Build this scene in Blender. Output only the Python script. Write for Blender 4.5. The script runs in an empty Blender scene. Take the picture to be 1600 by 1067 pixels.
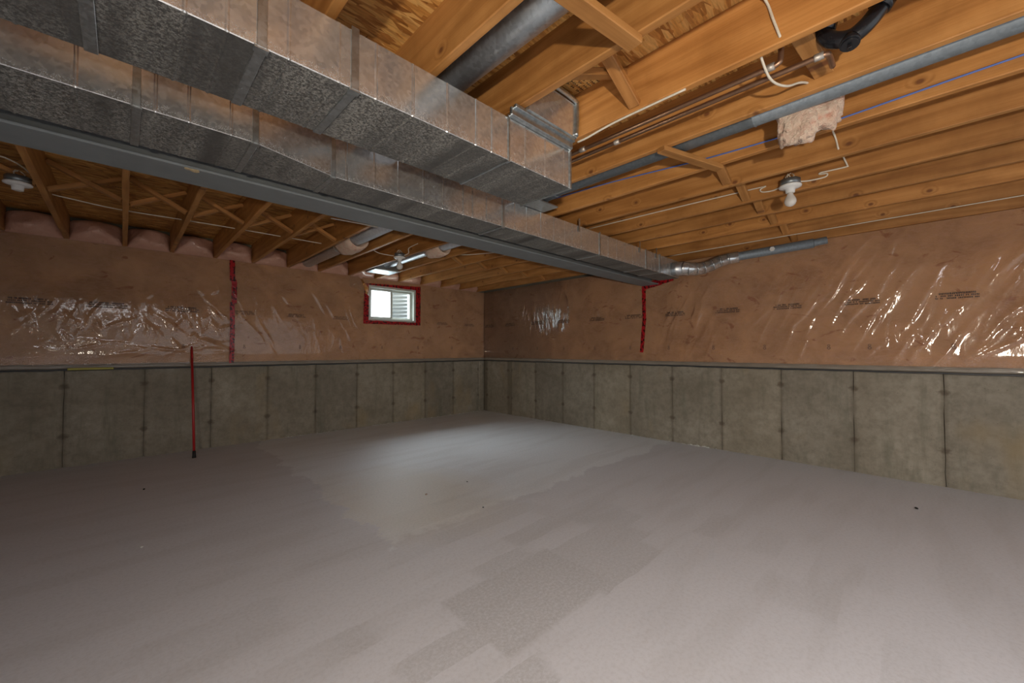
import bpy, bmesh, math, random
import numpy as np
from mathutils import Vector, Matrix
random.seed(7); rng = np.random.default_rng(7)
S = bpy.context.scene
COL = S.collection
PI = math.pi

# ------------------------------------------------------------------ room numbers (metres; camera stands over the origin)
X0, Y0 = 5.10, 6.04          # right wall plane x = X0, left wall plane y = Y0
ZC, ZJ, ZO = 0.99, 2.309, 2.544   # concrete top, joist underside, subfloor underside
XB, YB = -3.4, -3.6          # walls behind the camera

# ------------------------------------------------------------------ camera
cd = bpy.data.cameras.new('camera'); cam = bpy.data.objects.new('camera', cd); COL.objects.link(cam)
cd.sensor_width = 36.0; cd.lens = 36.0 * 625.5 / 1600.0
cd.clip_start = 0.05; cd.clip_end = 200
YAW, PITCH = 0.8003, math.atan((547.07 - 533.5) / 625.5)
cam.location = (0, 0, 1.18)
cam.rotation_euler = (PI / 2 + PITCH, 0, YAW - PI / 2)
S.camera = cam

# ------------------------------------------------------------------ light
w = bpy.data.worlds.new('world'); S.world = w; w.use_nodes = True
bg = w.node_tree.nodes['Background']; bg.inputs[0].default_value = (0.86, 0.93, 1.0, 1); bg.inputs[1].default_value = 1.7

def area(name, loc, rot, sx, sy, power, col):
    d = bpy.data.lights.new(name, 'AREA'); d.shape = 'RECTANGLE'; d.size = sx; d.size_y = sy
    d.energy = power; d.color = col
    o = bpy.data.objects.new(name, d); COL.objects.link(o); o.location = loc; o.rotation_euler = rot
    return o

def point(name, loc, power, col, rad):
    d = bpy.data.lights.new(name, 'POINT'); d.energy = power; d.color = col; d.shadow_soft_size = rad
    o = bpy.data.objects.new(name, d); COL.objects.link(o); o.location = loc
    return o

def spot(name, loc, target, power, col, rad, ang, blend):
    d = bpy.data.lights.new(name, 'SPOT'); d.energy = power; d.color = col; d.shadow_soft_size = rad
    d.spot_size = math.radians(ang); d.spot_blend = blend
    o = bpy.data.objects.new(name, d); COL.objects.link(o); o.location = loc
    o.rotation_euler = (Vector(target) - Vector(loc)).to_track_quat('-Z', 'Y').to_euler()
    return o
spot('assumed_spot_light', (-1.0, -1.05, 0.98), (5.1, 2.0, 1.60), 285, (1.0, 0.87, 0.71), 0.05, 128, 1.0)  # assumed unseen spot, set from the shadows; soft cone added to dim the sides
area('back_wall_fill', (2.5, YB + 0.12, 1.10), (PI / 2, 0, 0), 4.8, 1.9, 26, (0.84, 0.92, 1.0))  # added unseen cool fill at the solid back wall, no door there
area('ceiling_fill_light', (-0.3, -1.75, 2.29), (0, 0, 0), 2.6, 0.6, 112, (0.96, 0.97, 1.0))  # added overhead fill behind the camera, no fixture hangs there
wa = area('daylight_from_window_opening', (3.2, 7.15, 2.78), (math.radians(-51), 0, math.radians(-3)), 1.6, 0.9, 180, (0.85, 0.93, 1.0)); wa.data.spread = math.radians(105)

S.view_settings.view_transform = 'Standard'; S.view_settings.look = 'None'
S.view_settings.gamma = 1.0; S.view_settings.use_curve_mapping = False
S.view_settings.exposure = 0.14

# ------------------------------------------------------------------ node helpers
class NT:
    def __init__(s, name):
        s.m = bpy.data.materials.new(name); s.m.use_nodes = True
        s.t = s.m.node_tree; s.b = s.t.nodes['Principled BSDF']; s.out = s.t.nodes['Material Output']
    def n(s, typ, ins=None, **props):
        nd = s.t.nodes.new(typ)
        for k, v in props.items(): setattr(nd, k, v)
        for k, v in (ins or {}).items():
            if hasattr(v, 'links') or isinstance(v, bpy.types.NodeSocket): s.t.links.new(v, nd.inputs[k])
            else: nd.inputs[k].default_value = v
        return nd
    def coord(s, kind='Object', rnd=0.0):
        c = s.n('ShaderNodeTexCoord').outputs[kind]
        if rnd:
            oi = s.n('ShaderNodeObjectInfo')
            mu = s.n('ShaderNodeMath', {0: oi.outputs['Random'], 1: rnd}, operation='MULTIPLY')
            cb = s.n('ShaderNodeCombineXYZ', {0: mu.outputs[0], 1: mu.outputs[0], 2: mu.outputs[0]})
            c = s.n('ShaderNodeVectorMath', {0: c, 1: cb.outputs[0]}, operation='ADD').outputs[0]
        return c
    def geo(s): return s.n('ShaderNodeNewGeometry').outputs['Position']
    def rand(s): return s.n('ShaderNodeObjectInfo').outputs['Random']
    def mp(s, c, scale=(1, 1, 1), rot=(0, 0, 0), loc=(0, 0, 0)):
        return s.n('ShaderNodeMapping', {'Vector': c, 'Scale': scale, 'Rotation': rot, 'Location': loc}).outputs[0]
    def noise(s, c, scale, detail=4, rough=0.55, dist=0.0):
        return s.n('ShaderNodeTexNoise', {'Vector': c, 'Scale': scale, 'Detail': detail, 'Roughness': rough, 'Distortion': dist}).outputs[0]
    def vor(s, c, scale, feature='F1', out='Distance', rnd=1.0):
        return s.n('ShaderNodeTexVoronoi', {'Vector': c, 'Scale': scale, 'Randomness': rnd}, feature=feature).outputs[out]
    def ramp(s, f, stops, interp='LINEAR'):
        r = s.n('ShaderNodeValToRGB', {0: f}); cr = r.color_ramp; cr.interpolation = interp
        while len(cr.elements) < len(stops): cr.elements.new(0.5)
        for e, (p, c) in zip(cr.elements, stops):
            e.position = p; e.color = (c[0], c[1], c[2], 1) if isinstance(c, (tuple, list)) else (c, c, c, 1)
        return r.outputs[0]
    def mix(s, f, a, b, mode='MIX'):
        nd = s.n('ShaderNodeMix', data_type='RGBA', blend_type=mode)
        for k, v in ((0, f), (6, a), (7, b)):
            if isinstance(v, bpy.types.NodeSocket): s.t.links.new(v, nd.inputs[k])
            elif k == 0: nd.inputs[0].default_value = v
            else: nd.inputs[k].default_value = (v[0], v[1], v[2], 1)
        return nd.outputs[2]
    def math(s, op, a, b=0.0, clamp=False):
        nd = s.n('ShaderNodeMath', {0: a, 1: b}, operation=op); nd.use_clamp = clamp
        return nd.outputs[0]
    def sep(s, c): return s.n('ShaderNodeSeparateXYZ', {0: c}).outputs
    def bump(s, h, strength=0.3, dist=0.01, normal=None):
        ins = {'Height': h, 'Strength': strength, 'Distance': dist}
        if normal: ins['Normal'] = normal
        s.t.links.new(s.n('ShaderNodeBump', ins).outputs[0], s.b.inputs['Normal'])
    def set(s, **kw):
        for k, v in kw.items():
            k = k.replace('_', ' ')
            if isinstance(v, bpy.types.NodeSocket): s.t.links.new(v, s.b.inputs[k])
            else: s.b.inputs[k].default_value = (v[0], v[1], v[2], 1) if isinstance(v, (tuple, list)) else v
        return s.m

def plain(name, col, rough=0.6, metal=0.0, var=0.12, scale=30, coat=0.0):
    t = NT(name); c = t.coord()
    n = t.noise(c, scale, 4)
    base = t.mix(n, tuple(v * (1 - var) for v in col), tuple(min(1, v * (1 + var)) for v in col))
    t.bump(n, 0.08, 0.003)
    return t.set(Base_Color=base, Roughness=rough, Metallic=metal, Coat_Weight=coat)

# ------------------------------------------------------------------ materials
def mat_lumber(name, light, mid, dark, knot=(0.16, 0.055, 0.02), axis='Y'):
    t = NT(name); c = t.coord('Object', 37.0)
    if axis == 'X': c = t.mp(c, rot=(0, 0, PI / 2))
    cs_ = t.sep(c)
    k = t.n('ShaderNodeCombineXYZ', {0: cs_[1], 1: t.math('MULTIPLY', cs_[2], 1.35)}).outputs[0]
    vk = t.n('ShaderNodeTexVoronoi', {'Vector': k, 'Scale': 3.1}, voronoi_dimensions='2D')
    keep = t.math('MULTIPLY', t.math('LESS_THAN', t.sep(vk.outputs['Color'])[0], 0.62), 5.0)
    kd = t.math('ADD', vk.outputs['Distance'], t.math('SUBTRACT', 5.0, keep))
    halo = t.ramp(kd, [(0.0, 1.0), (0.16, 0.0)])
    c2 = t.mp(c, (5.0, 0.55, 9.0))
    warp = t.noise(t.mp(c, (1.5, 0.5, 3.0)), 1.6, 2)
    ph = t.math('ADD', t.math('MULTIPLY', warp, 2.4), t.math('MULTIPLY', halo, 1.1))
    z = t.sep(c)[2]; x = t.sep(c)[0]
    ringv = t.math('ADD', t.math('MULTIPLY', z, 7.0), t.math('ADD', t.math('MULTIPLY', x, 9.0), ph))
    rings = t.math('SINE', t.math('MULTIPLY', ringv, 11.0))
    fine = t.noise(t.mp(c, (90, 1.6, 150)), 1.0, 5, 0.75)
    g = t.math('ADD', t.math('MULTIPLY', rings, 0.10), t.math('ADD', t.math('MULTIPLY', fine, 0.55), t.math('MULTIPLY', t.noise(c2, 1.0, 3), 0.45)))
    col = t.ramp(g, [(0.22, dark), (0.52, mid), (0.80, light)])
    col = t.mix(t.math('MULTIPLY', halo, 0.30), col, tuple(v * 0.55 for v in mid))
    kn = t.ramp(kd, [(0.030, 1.0), (0.062, 0.0)])
    col = t.mix(t.math('MULTIPLY', kn, 0.85), col, knot)
    tint = t.ramp(t.rand(), [(0.0, (0.86, 0.83, 0.80)), (0.5, (1, 1, 1)), (1.0, (1.10, 1.04, 0.98))])
    col = t.mix(1.0, col, tint, 'MULTIPLY')
    dirt = t.ramp(t.noise(c, 2.2, 5, 0.65), [(0.30, (0.70, 0.66, 0.60)), (0.55, (1, 1, 1))])
    col = t.mix(1.0, col, dirt, 'MULTIPLY')
    t.bump(t.math('ADD', fine, t.math('MULTIPLY', kn, 0.5)), 0.25, 0.002)
    return t.set(Base_Color=col, Roughness=0.52, Specular_IOR_Level=0.45)

M = {}
M['joist'] = mat_lumber('spruce_joist_lumber', (0.60, 0.315, 0.108), (0.48, 0.23, 0.068), (0.32, 0.135, 0.034))
M['brace'] = mat_lumber('spruce_bridging', (0.50, 0.26, 0.09), (0.42, 0.20, 0.06), (0.28, 0.12, 0.03), axis='X')

def mat_osb():
    t = NT('oriented_strand_board'); c = t.geo()
    wv = t.n('ShaderNodeTexNoise', {'Vector': c, 'Scale': 2.3, 'Detail': 2.0}).outputs[1]
    cw = t.n('ShaderNodeVectorMath', {0: c, 1: t.n('ShaderNodeVectorMath', {0: wv, 1: (0.07, 0.07, 0.0)}, operation='MULTIPLY').outputs[0]}, operation='ADD').outputs[0]
    pal = [(0.0, (0.30, 0.115, 0.022)), (0.25, (0.52, 0.23, 0.05)), (0.5, (0.68, 0.35, 0.09)), (0.8, (0.80, 0.48, 0.16)), (1.0, (0.42, 0.16, 0.03))]
    a = t.vor(t.mp(cw, (11, 50, 1), (0, 0, 0.35)), 1.0, out='Color')
    b = t.vor(t.mp(cw, (9, 42, 1), (0, 0, -0.30)), 1.0, out='Color')
    d = t.vor(t.mp(cw, (13, 60, 1), (0, 0, 0.95)), 1.0, out='Color')
    ca = t.ramp(t.sep(a)[0], pal); cb = t.ramp(t.sep(b)[1], pal); cc = t.ramp(t.sep(d)[2], pal)
    f1 = t.math('GREATER_THAN', t.sep(b)[0], 0.52); f2 = t.math('GREATER_THAN', t.sep(d)[0], 0.62)
    col = t.mix(f2, t.mix(f1, ca, cb), cc)
    fib = t.noise(t.mp(cw, (25, 160, 1), (0, 0, 0.1)), 1.0, 4)
    col = t.mix(0.55, col, t.ramp(fib, [(0.3, 0.45), (0.6, 1.0)]), 'MULTIPLY')
    h = t.math('ADD', t.sep(a)[1], t.math('MULTIPLY', fib, 0.5))
    t.bump(h, 0.35, 0.003)
    return t.set(Base_Color=col, Roughness=0.6)
M['osb'] = mat_osb()

def mat_metal(name, base=(0.62, 0.65, 0.67), rough=0.27, dust=0.25, metal=1.0, dustcol=(0.36, 0.37, 0.35)):
    t = NT(name); c = t.geo()
    sp = t.sep(t.vor(c, 75, out='Color'))[0]
    big = t.noise(c, 3.0, 3)
    col = t.mix(sp, tuple(v * 0.86 for v in base), tuple(min(1, v * 1.10) for v in base))
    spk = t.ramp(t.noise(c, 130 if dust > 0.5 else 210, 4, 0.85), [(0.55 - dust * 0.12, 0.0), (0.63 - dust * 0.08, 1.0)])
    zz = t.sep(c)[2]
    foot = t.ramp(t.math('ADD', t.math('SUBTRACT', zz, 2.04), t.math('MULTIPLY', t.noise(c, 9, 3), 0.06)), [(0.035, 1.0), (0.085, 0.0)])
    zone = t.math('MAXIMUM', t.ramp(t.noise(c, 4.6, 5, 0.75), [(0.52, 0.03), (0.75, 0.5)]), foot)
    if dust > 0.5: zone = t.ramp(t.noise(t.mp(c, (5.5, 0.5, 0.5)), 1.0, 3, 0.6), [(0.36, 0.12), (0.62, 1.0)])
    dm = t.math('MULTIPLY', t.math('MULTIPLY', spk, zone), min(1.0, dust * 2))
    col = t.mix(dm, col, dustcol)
    ro = t.math('ADD', t.math('MULTIPLY', sp, 0.07), rough)
    ro = t.math('ADD', ro, t.math('MULTIPLY', dm, 0.4))
    t.bump(big, 0.07, 0.03)
    me = t.math('SUBTRACT', metal, t.math('MULTIPLY', dm, 0.8), True)
    return t.set(Base_Color=col, Roughness=ro, Metallic=me)
M['duct_side'] = mat_metal('galvanised_duct_side', (0.66, 0.68, 0.68), rough=0.18, dust=0.20, metal=0.82, dustcol=(0.52, 0.50, 0.45))
M['duct_bottom'] = mat_metal('galvanised_duct_shaded_oxidised_bottom', (0.095, 0.095, 0.093), 0.50, 0.75, 0.45, (0.30, 0.30, 0.275))  # underside shade put into the dark base colour; pale specks are dust
M['duct_end'] = mat_metal('galvanised_cleat', (0.50, 0.55, 0.57), 0.35, 0.2)
M['pipe_metal'] = mat_metal('galvanised_round_pipe', (0.58, 0.61, 0.64), 0.36, 0.03, 0.9)
M['old_pipe'] = mat_metal('dull_galvanised_pipe', (0.22, 0.26, 0.29), 0.50, 0.02, 0.45)
M['steel'] = plain('grey_primed_steel', (0.175, 0.195, 0.205), 0.55, 0.0, 0.18, 9)
M['copper'] = plain('tarnished_copper', (0.33, 0.20, 0.13), 0.38, 0.85, 0.3, 25)
M['solder'] = plain('solder_grey', (0.45, 0.42, 0.38), 0.5, 0.7, 0.3, 60)
M['abs'] = plain('black_abs_plastic', (0.012, 0.013, 0.016), 0.22)
M['cable'] = plain('white_cable_jacket', (0.66, 0.62, 0.52), 0.5)
M['blue'] = plain('blue_line', (0.09, 0.16, 0.46), 0.5)
M['porcelain'] = plain('white_porcelain', (0.72, 0.73, 0.72), 0.25)
M['boxmetal'] = plain('grey_steel_box', (0.22, 0.25, 0.27), 0.4, 0.7)
M['pvc'] = plain('white_vinyl', (0.50, 0.52, 0.48), 0.4, 0, 0.04)
M['redpaint'] = plain('red_painted_pole', (0.42, 0.018, 0.02), 0.4)
M['rubber'] = plain('black_rubber', (0.015, 0.015, 0.015), 0.7)
M['yellow'] = plain('yellow_olive_strip', (0.40, 0.36, 0.05), 0.5)
M['ink'] = plain('black_ink', (0.03, 0.028, 0.028), 0.6)
M['inkfaint'] = plain('faded_ink', (0.12, 0.075, 0.06), 0.6)
M['gasket'] = plain('dark_sill_bead', (0.045, 0.05, 0.055), 0.35, 0, 0.3, 12)
M['efflor'] = plain('white_crumbs', (0.62, 0.62, 0.58), 0.8)
M['plaster'] = plain('unpainted_wall_behind', (0.42, 0.40, 0.36), 0.8)
M['snow'] = plain('pale_gravel_outside', (0.45, 0.46, 0.48), 0.8)
M['fence'] = plain('weathered_fence_board', (0.38, 0.30, 0.24), 0.7)
M['well'] = plain('galvanised_window_well', (0.30, 0.31, 0.32), 0.45, 0.2)

def mat_tape():
    t = NT('red_sheathing_tape'); c = t.geo()
    w1 = t.noise(t.mp(c, (34, 34, 26)), 1.0, 3, 0.6)
    blk = t.ramp(w1, [(0.52, 0.0), (0.55, 1.0)])
    col = t.mix(blk, (0.40, 0.010, 0.016), (0.03, 0.003, 0.004))
    t.bump(t.noise(c, 60, 3), 0.5, 0.004)
    return t.set(Base_Color=col, Roughness=0.28)
M['tape'] = mat_tape()

def mat_insul(name, a=(0.64, 0.370, 0.185), b=(0.40, 0.210, 0.098)):
    t = NT(name); c = t.geo()
    n1 = t.noise(c, 3.2, 6, 0.65, 0.6)
    n2 = t.noise(t.mp(c, (11, 11, 26)), 1.0, 6, 0.7, 1.5)
    col = t.mix(t.ramp(n1, [(0.35, 0), (0.65, 1)]), b, a)
    col = t.mix(t.ramp(t.noise(t.mp(c, (1.3, 1.3, 2.2), loc=(4, 2, 7)), 1.0, 5, 0.6), [(0.42, 0.0), (0.68, 0.55)]), col, (0.58, 0.36, 0.20))
    col = t.mix(t.ramp(n2, [(0.45, 0.0), (0.72, 0.55)]), col, (0.62, 0.36, 0.25))
    rust = t.ramp(t.noise(t.mp(c, (5, 5, 9), loc=(3, 1, 2)), 1.0, 4, 0.6, 1.0), [(0.62, 0.0), (0.68, 0.7)])
    col = t.mix(rust, col, (0.30, 0.09, 0.035))
    t.bump(t.math('ADD', n2, t.noise(c, 70, 4)), 0.6, 0.012)
    return t.set(Base_Color=col, Roughness=0.95, Specular_IOR_Level=0.1)
M['insul'] = mat_insul('fibreglass_batt_face')
M['pink'] = mat_insul('pink_fibreglass', (0.74, 0.42, 0.33), (0.58, 0.25, 0.19))

def mat_film():
    t = NT('polyethylene_vapour_film'); t.t.nodes.remove(t.b)
    c = t.geo()
    h = t.math('ADD', t.noise(t.mp(c, (13, 13, 5)), 1.0, 3, 0.5, 0.8), t.math('MULTIPLY', t.noise(t.mp(c, (7, 7, 3)), 1.0, 2), 1.2))
    bp = t.n('ShaderNodeBump', {'Height': h, 'Strength': 0.22, 'Distance': 0.012}).outputs[0]
    fr = t.n('ShaderNodeFresnel', {'IOR': 1.48, 'Normal': bp}).outputs[0]
    tr = t.n('ShaderNodeBsdfTransparent', {'Color': (0.93, 0.93, 0.93, 1)})
    gl = t.n('ShaderNodeBsdfGlossy', {'Color': (1, 1, 1, 1), 'Roughness': 0.085, 'Normal': bp})
    df = t.n('ShaderNodeBsdfDiffuse', {'Color': (0.74, 0.55, 0.43, 1), 'Normal': bp})
    m1 = t.n('ShaderNodeMixShader', {0: 0.12, 1: tr.outputs[0], 2: df.outputs[0]})
    m2 = t.n('ShaderNodeMixShader', {0: t.math('MULTIPLY', fr, 0.95, True), 1: m1.outputs[0], 2: gl.outputs[0]})
    t.t.links.new(m2.outputs[0], t.out.inputs['Surface'])
    return t.m
M['film'] = mat_film()

def mat_glass(name, frosted):
    t = NT(name); t.t.nodes.remove(t.b)
    gl = t.n('ShaderNodeBsdfGlossy', {'Roughness': 0.02})
    if frosted:
        a = t.n('ShaderNodeBsdfTranslucent', {'Color': (0.8, 0.84, 0.84, 1)}); a2 = t.n('ShaderNodeBsdfTransparent')
        a = t.n('ShaderNodeMixShader', {0: 0.55, 1: a.outputs[0], 2: a2.outputs[0]})
    else: a = t.n('ShaderNodeBsdfTransparent', {'Color': (0.95, 0.97, 0.96, 1)})
    m = t.n('ShaderNodeMixShader', {0: 0.06, 1: a.outputs[0], 2: gl.outputs[0]})
    t.t.links.new(m.outputs[0], t.out.inputs['Surface'])
    return t.m
M['glass'] = mat_glass('clear_pane', False); M['frost'] = mat_glass('hazy_pane', True)

def mat_concrete():
    t = NT('poured_concrete'); c = t.geo()
    co = t.coord('Object')
    n = t.noise(c, 1.7, 6, 0.65); n2 = t.noise(c, 14, 5, 0.7)
    col = t.mix(t.ramp(n, [(0.3, 0), (0.7, 1)]), (0.210, 0.184, 0.138), (0.350, 0.322, 0.262))
    col = t.mix(t.ramp(n2, [(0.35, 0.50), (0.6, 0.0)]), col, (0.15, 0.135, 0.10))
    st = t.noise(t.mp(c, (7, 7, 0.9)), 1.0, 5, 0.7)
    col = t.mix(t.ramp(st, [(0.54, 0.0), (0.70, 0.55)]), col, (0.15, 0.15, 0.11))
    rust = t.ramp(t.noise(t.mp(c, (1.4, 1.4, 0.8), loc=(1.5, 4.2, 0)), 1.0, 3, 0.6), [(0.60, 0.0), (0.72, 0.55)])
    col = t.mix(rust, col, (0.33, 0.25, 0.135))
    # grout leaks and tie marks at the two vertical edges of each form panel (object x runs along the wall)
    ox = t.math('ABSOLUTE', t.sep(co)[0]); oz = t.sep(co)[2]
    jit = t.math('MULTIPLY', t.noise(c, 20, 4, 0.7), 0.035)
    edge = t.ramp(t.math('ADD', ox, jit), [(0.288, 0.0), (0.316, 0.55)])
    col = t.mix(edge, col, (0.125, 0.105, 0.075))
    tie = t.vor(t.mp(co, (1 / 0.598, 0, 1 / 0.50), loc=(0.5, 0, 0.38)), 1.0, rnd=0.0)
    tie = t.ramp(t.math('ADD', tie, t.math('MULTIPLY', t.noise(c, 40, 4), 0.09)), [(0.075, 0.8), (0.115, 0.0)])
    col = t.mix(tie, col, (0.11, 0.085, 0.06))
    tint = t.ramp(t.rand(), [(0.0, (0.84, 0.84, 0.84)), (0.5, (1, 0.99, 0.98)), (1.0, (1.10, 1.08, 1.04))])
    col = t.mix(1.0, col, tint, 'MULTIPLY')
    pits = t.ramp(t.vor(c, 26), [(0.05, 1.0), (0.10, 0.0)])
    pits = t.math('MULTIPLY', pits, t.math('GREATER_THAN', t.noise(c, 5, 2), 0.5))
    col = t.mix(t.math('MULTIPLY', pits, 0.6), col, (0.10, 0.09, 0.07))
    t.bump(t.math('SUBTRACT', t.math('ADD', n2, t.math('MULTIPLY', t.noise(c, 60, 3), 0.5)), pits), 0.35, 0.006)
    return t.set(Base_Color=col, Roughness=0.85)
M['concrete'] = mat_concrete()
M['joint'] = plain('dark_joint', (0.15, 0.135, 0.10), 0.9, 0, 0.25, 20)

def mat_floor():
    t = NT('sealed_concrete_floor'); c = t.geo(); xyz = t.sep(c); x, y = xyz[0], xyz[1]
    n = t.noise(c, 0.8, 5, 0.6); fine = t.noise(c, 55, 4, 0.7)
    col = t.mix(n, (0.600, 0.600, 0.625), (0.665, 0.665, 0.690))
    # paler, slightly smoother area towards the far corner, with a ragged edge
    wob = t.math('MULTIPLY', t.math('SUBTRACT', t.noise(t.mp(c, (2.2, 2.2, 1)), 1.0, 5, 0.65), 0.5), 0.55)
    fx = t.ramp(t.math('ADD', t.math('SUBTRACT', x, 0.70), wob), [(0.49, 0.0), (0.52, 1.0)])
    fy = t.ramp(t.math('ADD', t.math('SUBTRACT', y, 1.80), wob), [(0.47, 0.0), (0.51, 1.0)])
    far_pale = t.math('MULTIPLY', fx, fy)
    col = t.mix(t.math('MULTIPLY', far_pale, 0.8), col, (0.76, 0.78, 0.80))
    # tan stain inside it
    dx = t.math('MULTIPLY', t.math('SUBTRACT', x, 1.65), 0.95); dy = t.math('MULTIPLY', t.math('SUBTRACT', y, 2.95), 0.75)
    d = t.math('ADD', t.math('SQRT', t.math('ADD', t.math('MULTIPLY', dx, dx), t.math('MULTIPLY', dy, dy))), wob)
    tan = t.math('MULTIPLY', t.ramp(d, [(0.35, 0.65), (0.80, 0.0)]), fx)
    col = t.mix(tan, col, (0.64, 0.58, 0.48))
    # long trowel / mop strips, duller and worn through
    strip = t.noise(t.mp(c, (0.9, 5.0, 1)), 1.0, 3, 0.5, 0.3)
    col = t.mix(t.ramp(strip, [(0.50, 0.0), (0.62, 0.14)]), col, (0.40, 0.375, 0.35))
    yi = t.math('FLOOR', t.math('ADD', t.math('MULTIPLY', y, 6.3), t.math('MULTIPLY', t.noise(c, 3.0, 3), 0.35)))
    sc = t.n('ShaderNodeCombineXYZ', {0: t.math('MULTIPLY', x, 0.85), 1: t.math('MULTIPLY', yi, 7.31)}).outputs[0]
    cell = t.math('ADD', t.noise(sc, 1.0, 1), t.math('MULTIPLY', t.noise(c, 6, 3), 0.06))
    wx = t.math('SUBTRACT', 1.0, t.math('MULTIPLY', t.math('ABSOLUTE', t.math('SUBTRACT', x, 1.35)), 0.45), True)
    wy = t.math('SUBTRACT', 1.0, t.math('MULTIPLY', t.math('ABSOLUTE', t.math('SUBTRACT', y, 1.15)), 0.55), True)
    worn = t.math('MULTIPLY', t.math('MULTIPLY', wx, wy), t.ramp(cell, [(0.55, 0.0), (0.58, 0.8)]))
    hot = t.math('MULTIPLY', t.ramp(t.math('ABSOLUTE', t.math('SUBTRACT', x, 1.45)), [(0.36, 1.0), (0.385, 0.0)]), t.ramp(t.math('ABSOLUTE', t.math('SUBTRACT', y, 1.36)), [(0.22, 1.0), (0.25, 0.0)]))
    worn = t.math('MAXIMUM', worn, t.math('MULTIPLY', hot, 0.75))
    worn = t.math('MULTIPLY', worn, t.ramp(t.noise(c, 70, 3, 0.8), [(0.36, 0.25), (0.58, 1.0)]), True)
    col = t.mix(t.math('MULTIPLY', worn, 0.50), col, (0.27, 0.255, 0.225))
    col = t.mix(t.ramp(fine, [(0.35, 0.16), (0.55, 0.0)]), col, (0.30, 0.27, 0.25))
    t.bump(fine, 0.12, 0.003)
    ro = t.math('SUBTRACT', 0.62, t.math('MULTIPLY', far_pale, 0.10))
    return t.set(Base_Color=col, Roughness=ro, Specular_IOR_Level=0.35)
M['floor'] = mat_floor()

# ------------------------------------------------------------------ mesh helpers
def link(name, me, mats, parent=None):
    o = bpy.data.objects.new(name, me); COL.objects.link(o)
    if parent: o.parent = parent
    if not isinstance(mats, (list, tuple)): mats = [mats]
    for m in mats:
        if m.name not in me.materials: me.materials.append(m)
    return o

def from_bm(name, bm, mats, parent=None, smooth=False):
    bmesh.ops.recalc_face_normals(bm, faces=bm.faces[:])
    me = bpy.data.meshes.new(name); bm.to_mesh(me); bm.free()
    if smooth:
        for p in me.polygons: p.use_smooth = True
    return link(name, me, mats, parent)

def add_box(bm, x0, x1, y0, y1, z0, z1, bev=0.0, mi=0, M4=None):
    vs = [bm.verts.new((x, y, z)) for x in (x0, x1) for y in (y0, y1) for z in (z0, z1)]
    fs = [(0, 1, 3, 2), (4, 6, 7, 5), (0, 4, 5, 1), (2, 3, 7, 6), (0, 2, 6, 4), (1, 5, 7, 3)]
    F = []
    for f in fs:
        fc = bm.faces.new([vs[i] for i in f]); fc.material_index = mi; F.append(fc)
    if M4 is not None: bmesh.ops.transform(bm, matrix=M4, verts=vs)
    if bev > 0:
        es = list({e for f in F for e in f.edges})
        bmesh.ops.bevel(bm, geom=es, offset=bev, segments=1, affect='EDGES', profile=0.5)

def box(name, x0, x1, y0, y1, z0, z1, mat, parent=None, bev=0.0):
    bm = bmesh.new(); add_box(bm, x0, x1, y0, y1, z0, z1, bev)
    return from_bm(name, bm, mat, parent)

def add_tube(bm, pts, r, seg=12, cap=True, mi=0):
    pts = [Vector(p) for p in pts]; n = len(pts)
    rs = r if isinstance(r, (list, tuple)) else [r] * n
    rings = []; prev = None
    for i, p in enumerate(pts):
        if i == 0: d = pts[1] - p
        elif i == n - 1: d = p - pts[i - 1]
        else: d = (pts[i + 1] - p).normalized() + (p - pts[i - 1]).normalized()
        d.normalize()
        if prev is None:
            a = Vector((0, 0, 1)) if abs(d.z) < 0.9 else Vector((1, 0, 0))
            u = d.cross(a).normalized()
        else:
            u = (prev - d * prev.dot(d)).normalized()
        v = d.cross(u); prev = u
        rings.append([bm.verts.new(p + (u * math.cos(2 * PI * k / seg) + v * math.sin(2 * PI * k / seg)) * rs[i]) for k in range(seg)])
    for a, b in zip(rings, rings[1:]):
        for k in range(seg):
            f = bm.faces.new((a[k], a[(k + 1) % seg], b[(k + 1) % seg], b[k])); f.smooth = True; f.material_index = mi
    if cap:
        bm.faces.new(rings[0]).material_index = mi; bm.faces.new(list(reversed(rings[-1]))).material_index = mi

def smooth_path(pts, k=6):
    P = [Vector(p) for p in pts]; out = []
    for i in range(len(P) - 1):
        p0 = P[max(i - 1, 0)]; p1 = P[i]; p2 = P[i + 1]; p3 = P[min(i + 2, len(P) - 1)]
        for j in range(k):
            t = j / k
            out.append(0.5 * ((2 * p1) + (p2 - p0) * t + (2 * p0 - 5 * p1 + 4 * p2 - p3) * t * t + (3 * p1 - p0 - 3 * p2 + p3) * t ** 3))
    out.append(P[-1]); return out

def tube(name, pts, r, mat, parent=None, seg=12, smooth=0):
    bm = bmesh.new()
    if smooth: pts = smooth_path(pts, smooth)
    add_tube(bm, pts, r, seg); return from_bm(name, bm, mat, parent)

def lathe(name, prof, loc, mat, parent=None, seg=24):
    bm = bmesh.new(); rings = []
    for r, z in prof:
        rings.append([bm.verts.new((loc[0] + r * math.cos(2 * PI * k / seg), loc[1] + r * math.sin(2 * PI * k / seg), loc[2] + z)) for k in range(seg)])
    for a, b in zip(rings, rings[1:]):
        for k in range(seg):
            f = bm.faces.new((a[k], a[(k + 1) % seg], b[(k + 1) % seg], b[k])); f.smooth = True
    bm.faces.new(rings[0]); bm.faces.new(rings[-1])
    return from_bm(name, bm, mat, parent)

def tag(o, label=None, cat=None, group=None, kind=None):
    if label: o['label'] = label
    if cat: o['category'] = cat
    if group: o['group'] = group
    if kind: o['kind'] = kind
    return o

def empty(name, loc, label, cat, group=None):
    o = bpy.data.objects.new(name, None); COL.objects.link(o); o.location = loc; o.empty_display_size = 0.1
    tag(o, label, cat, group); return o

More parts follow.
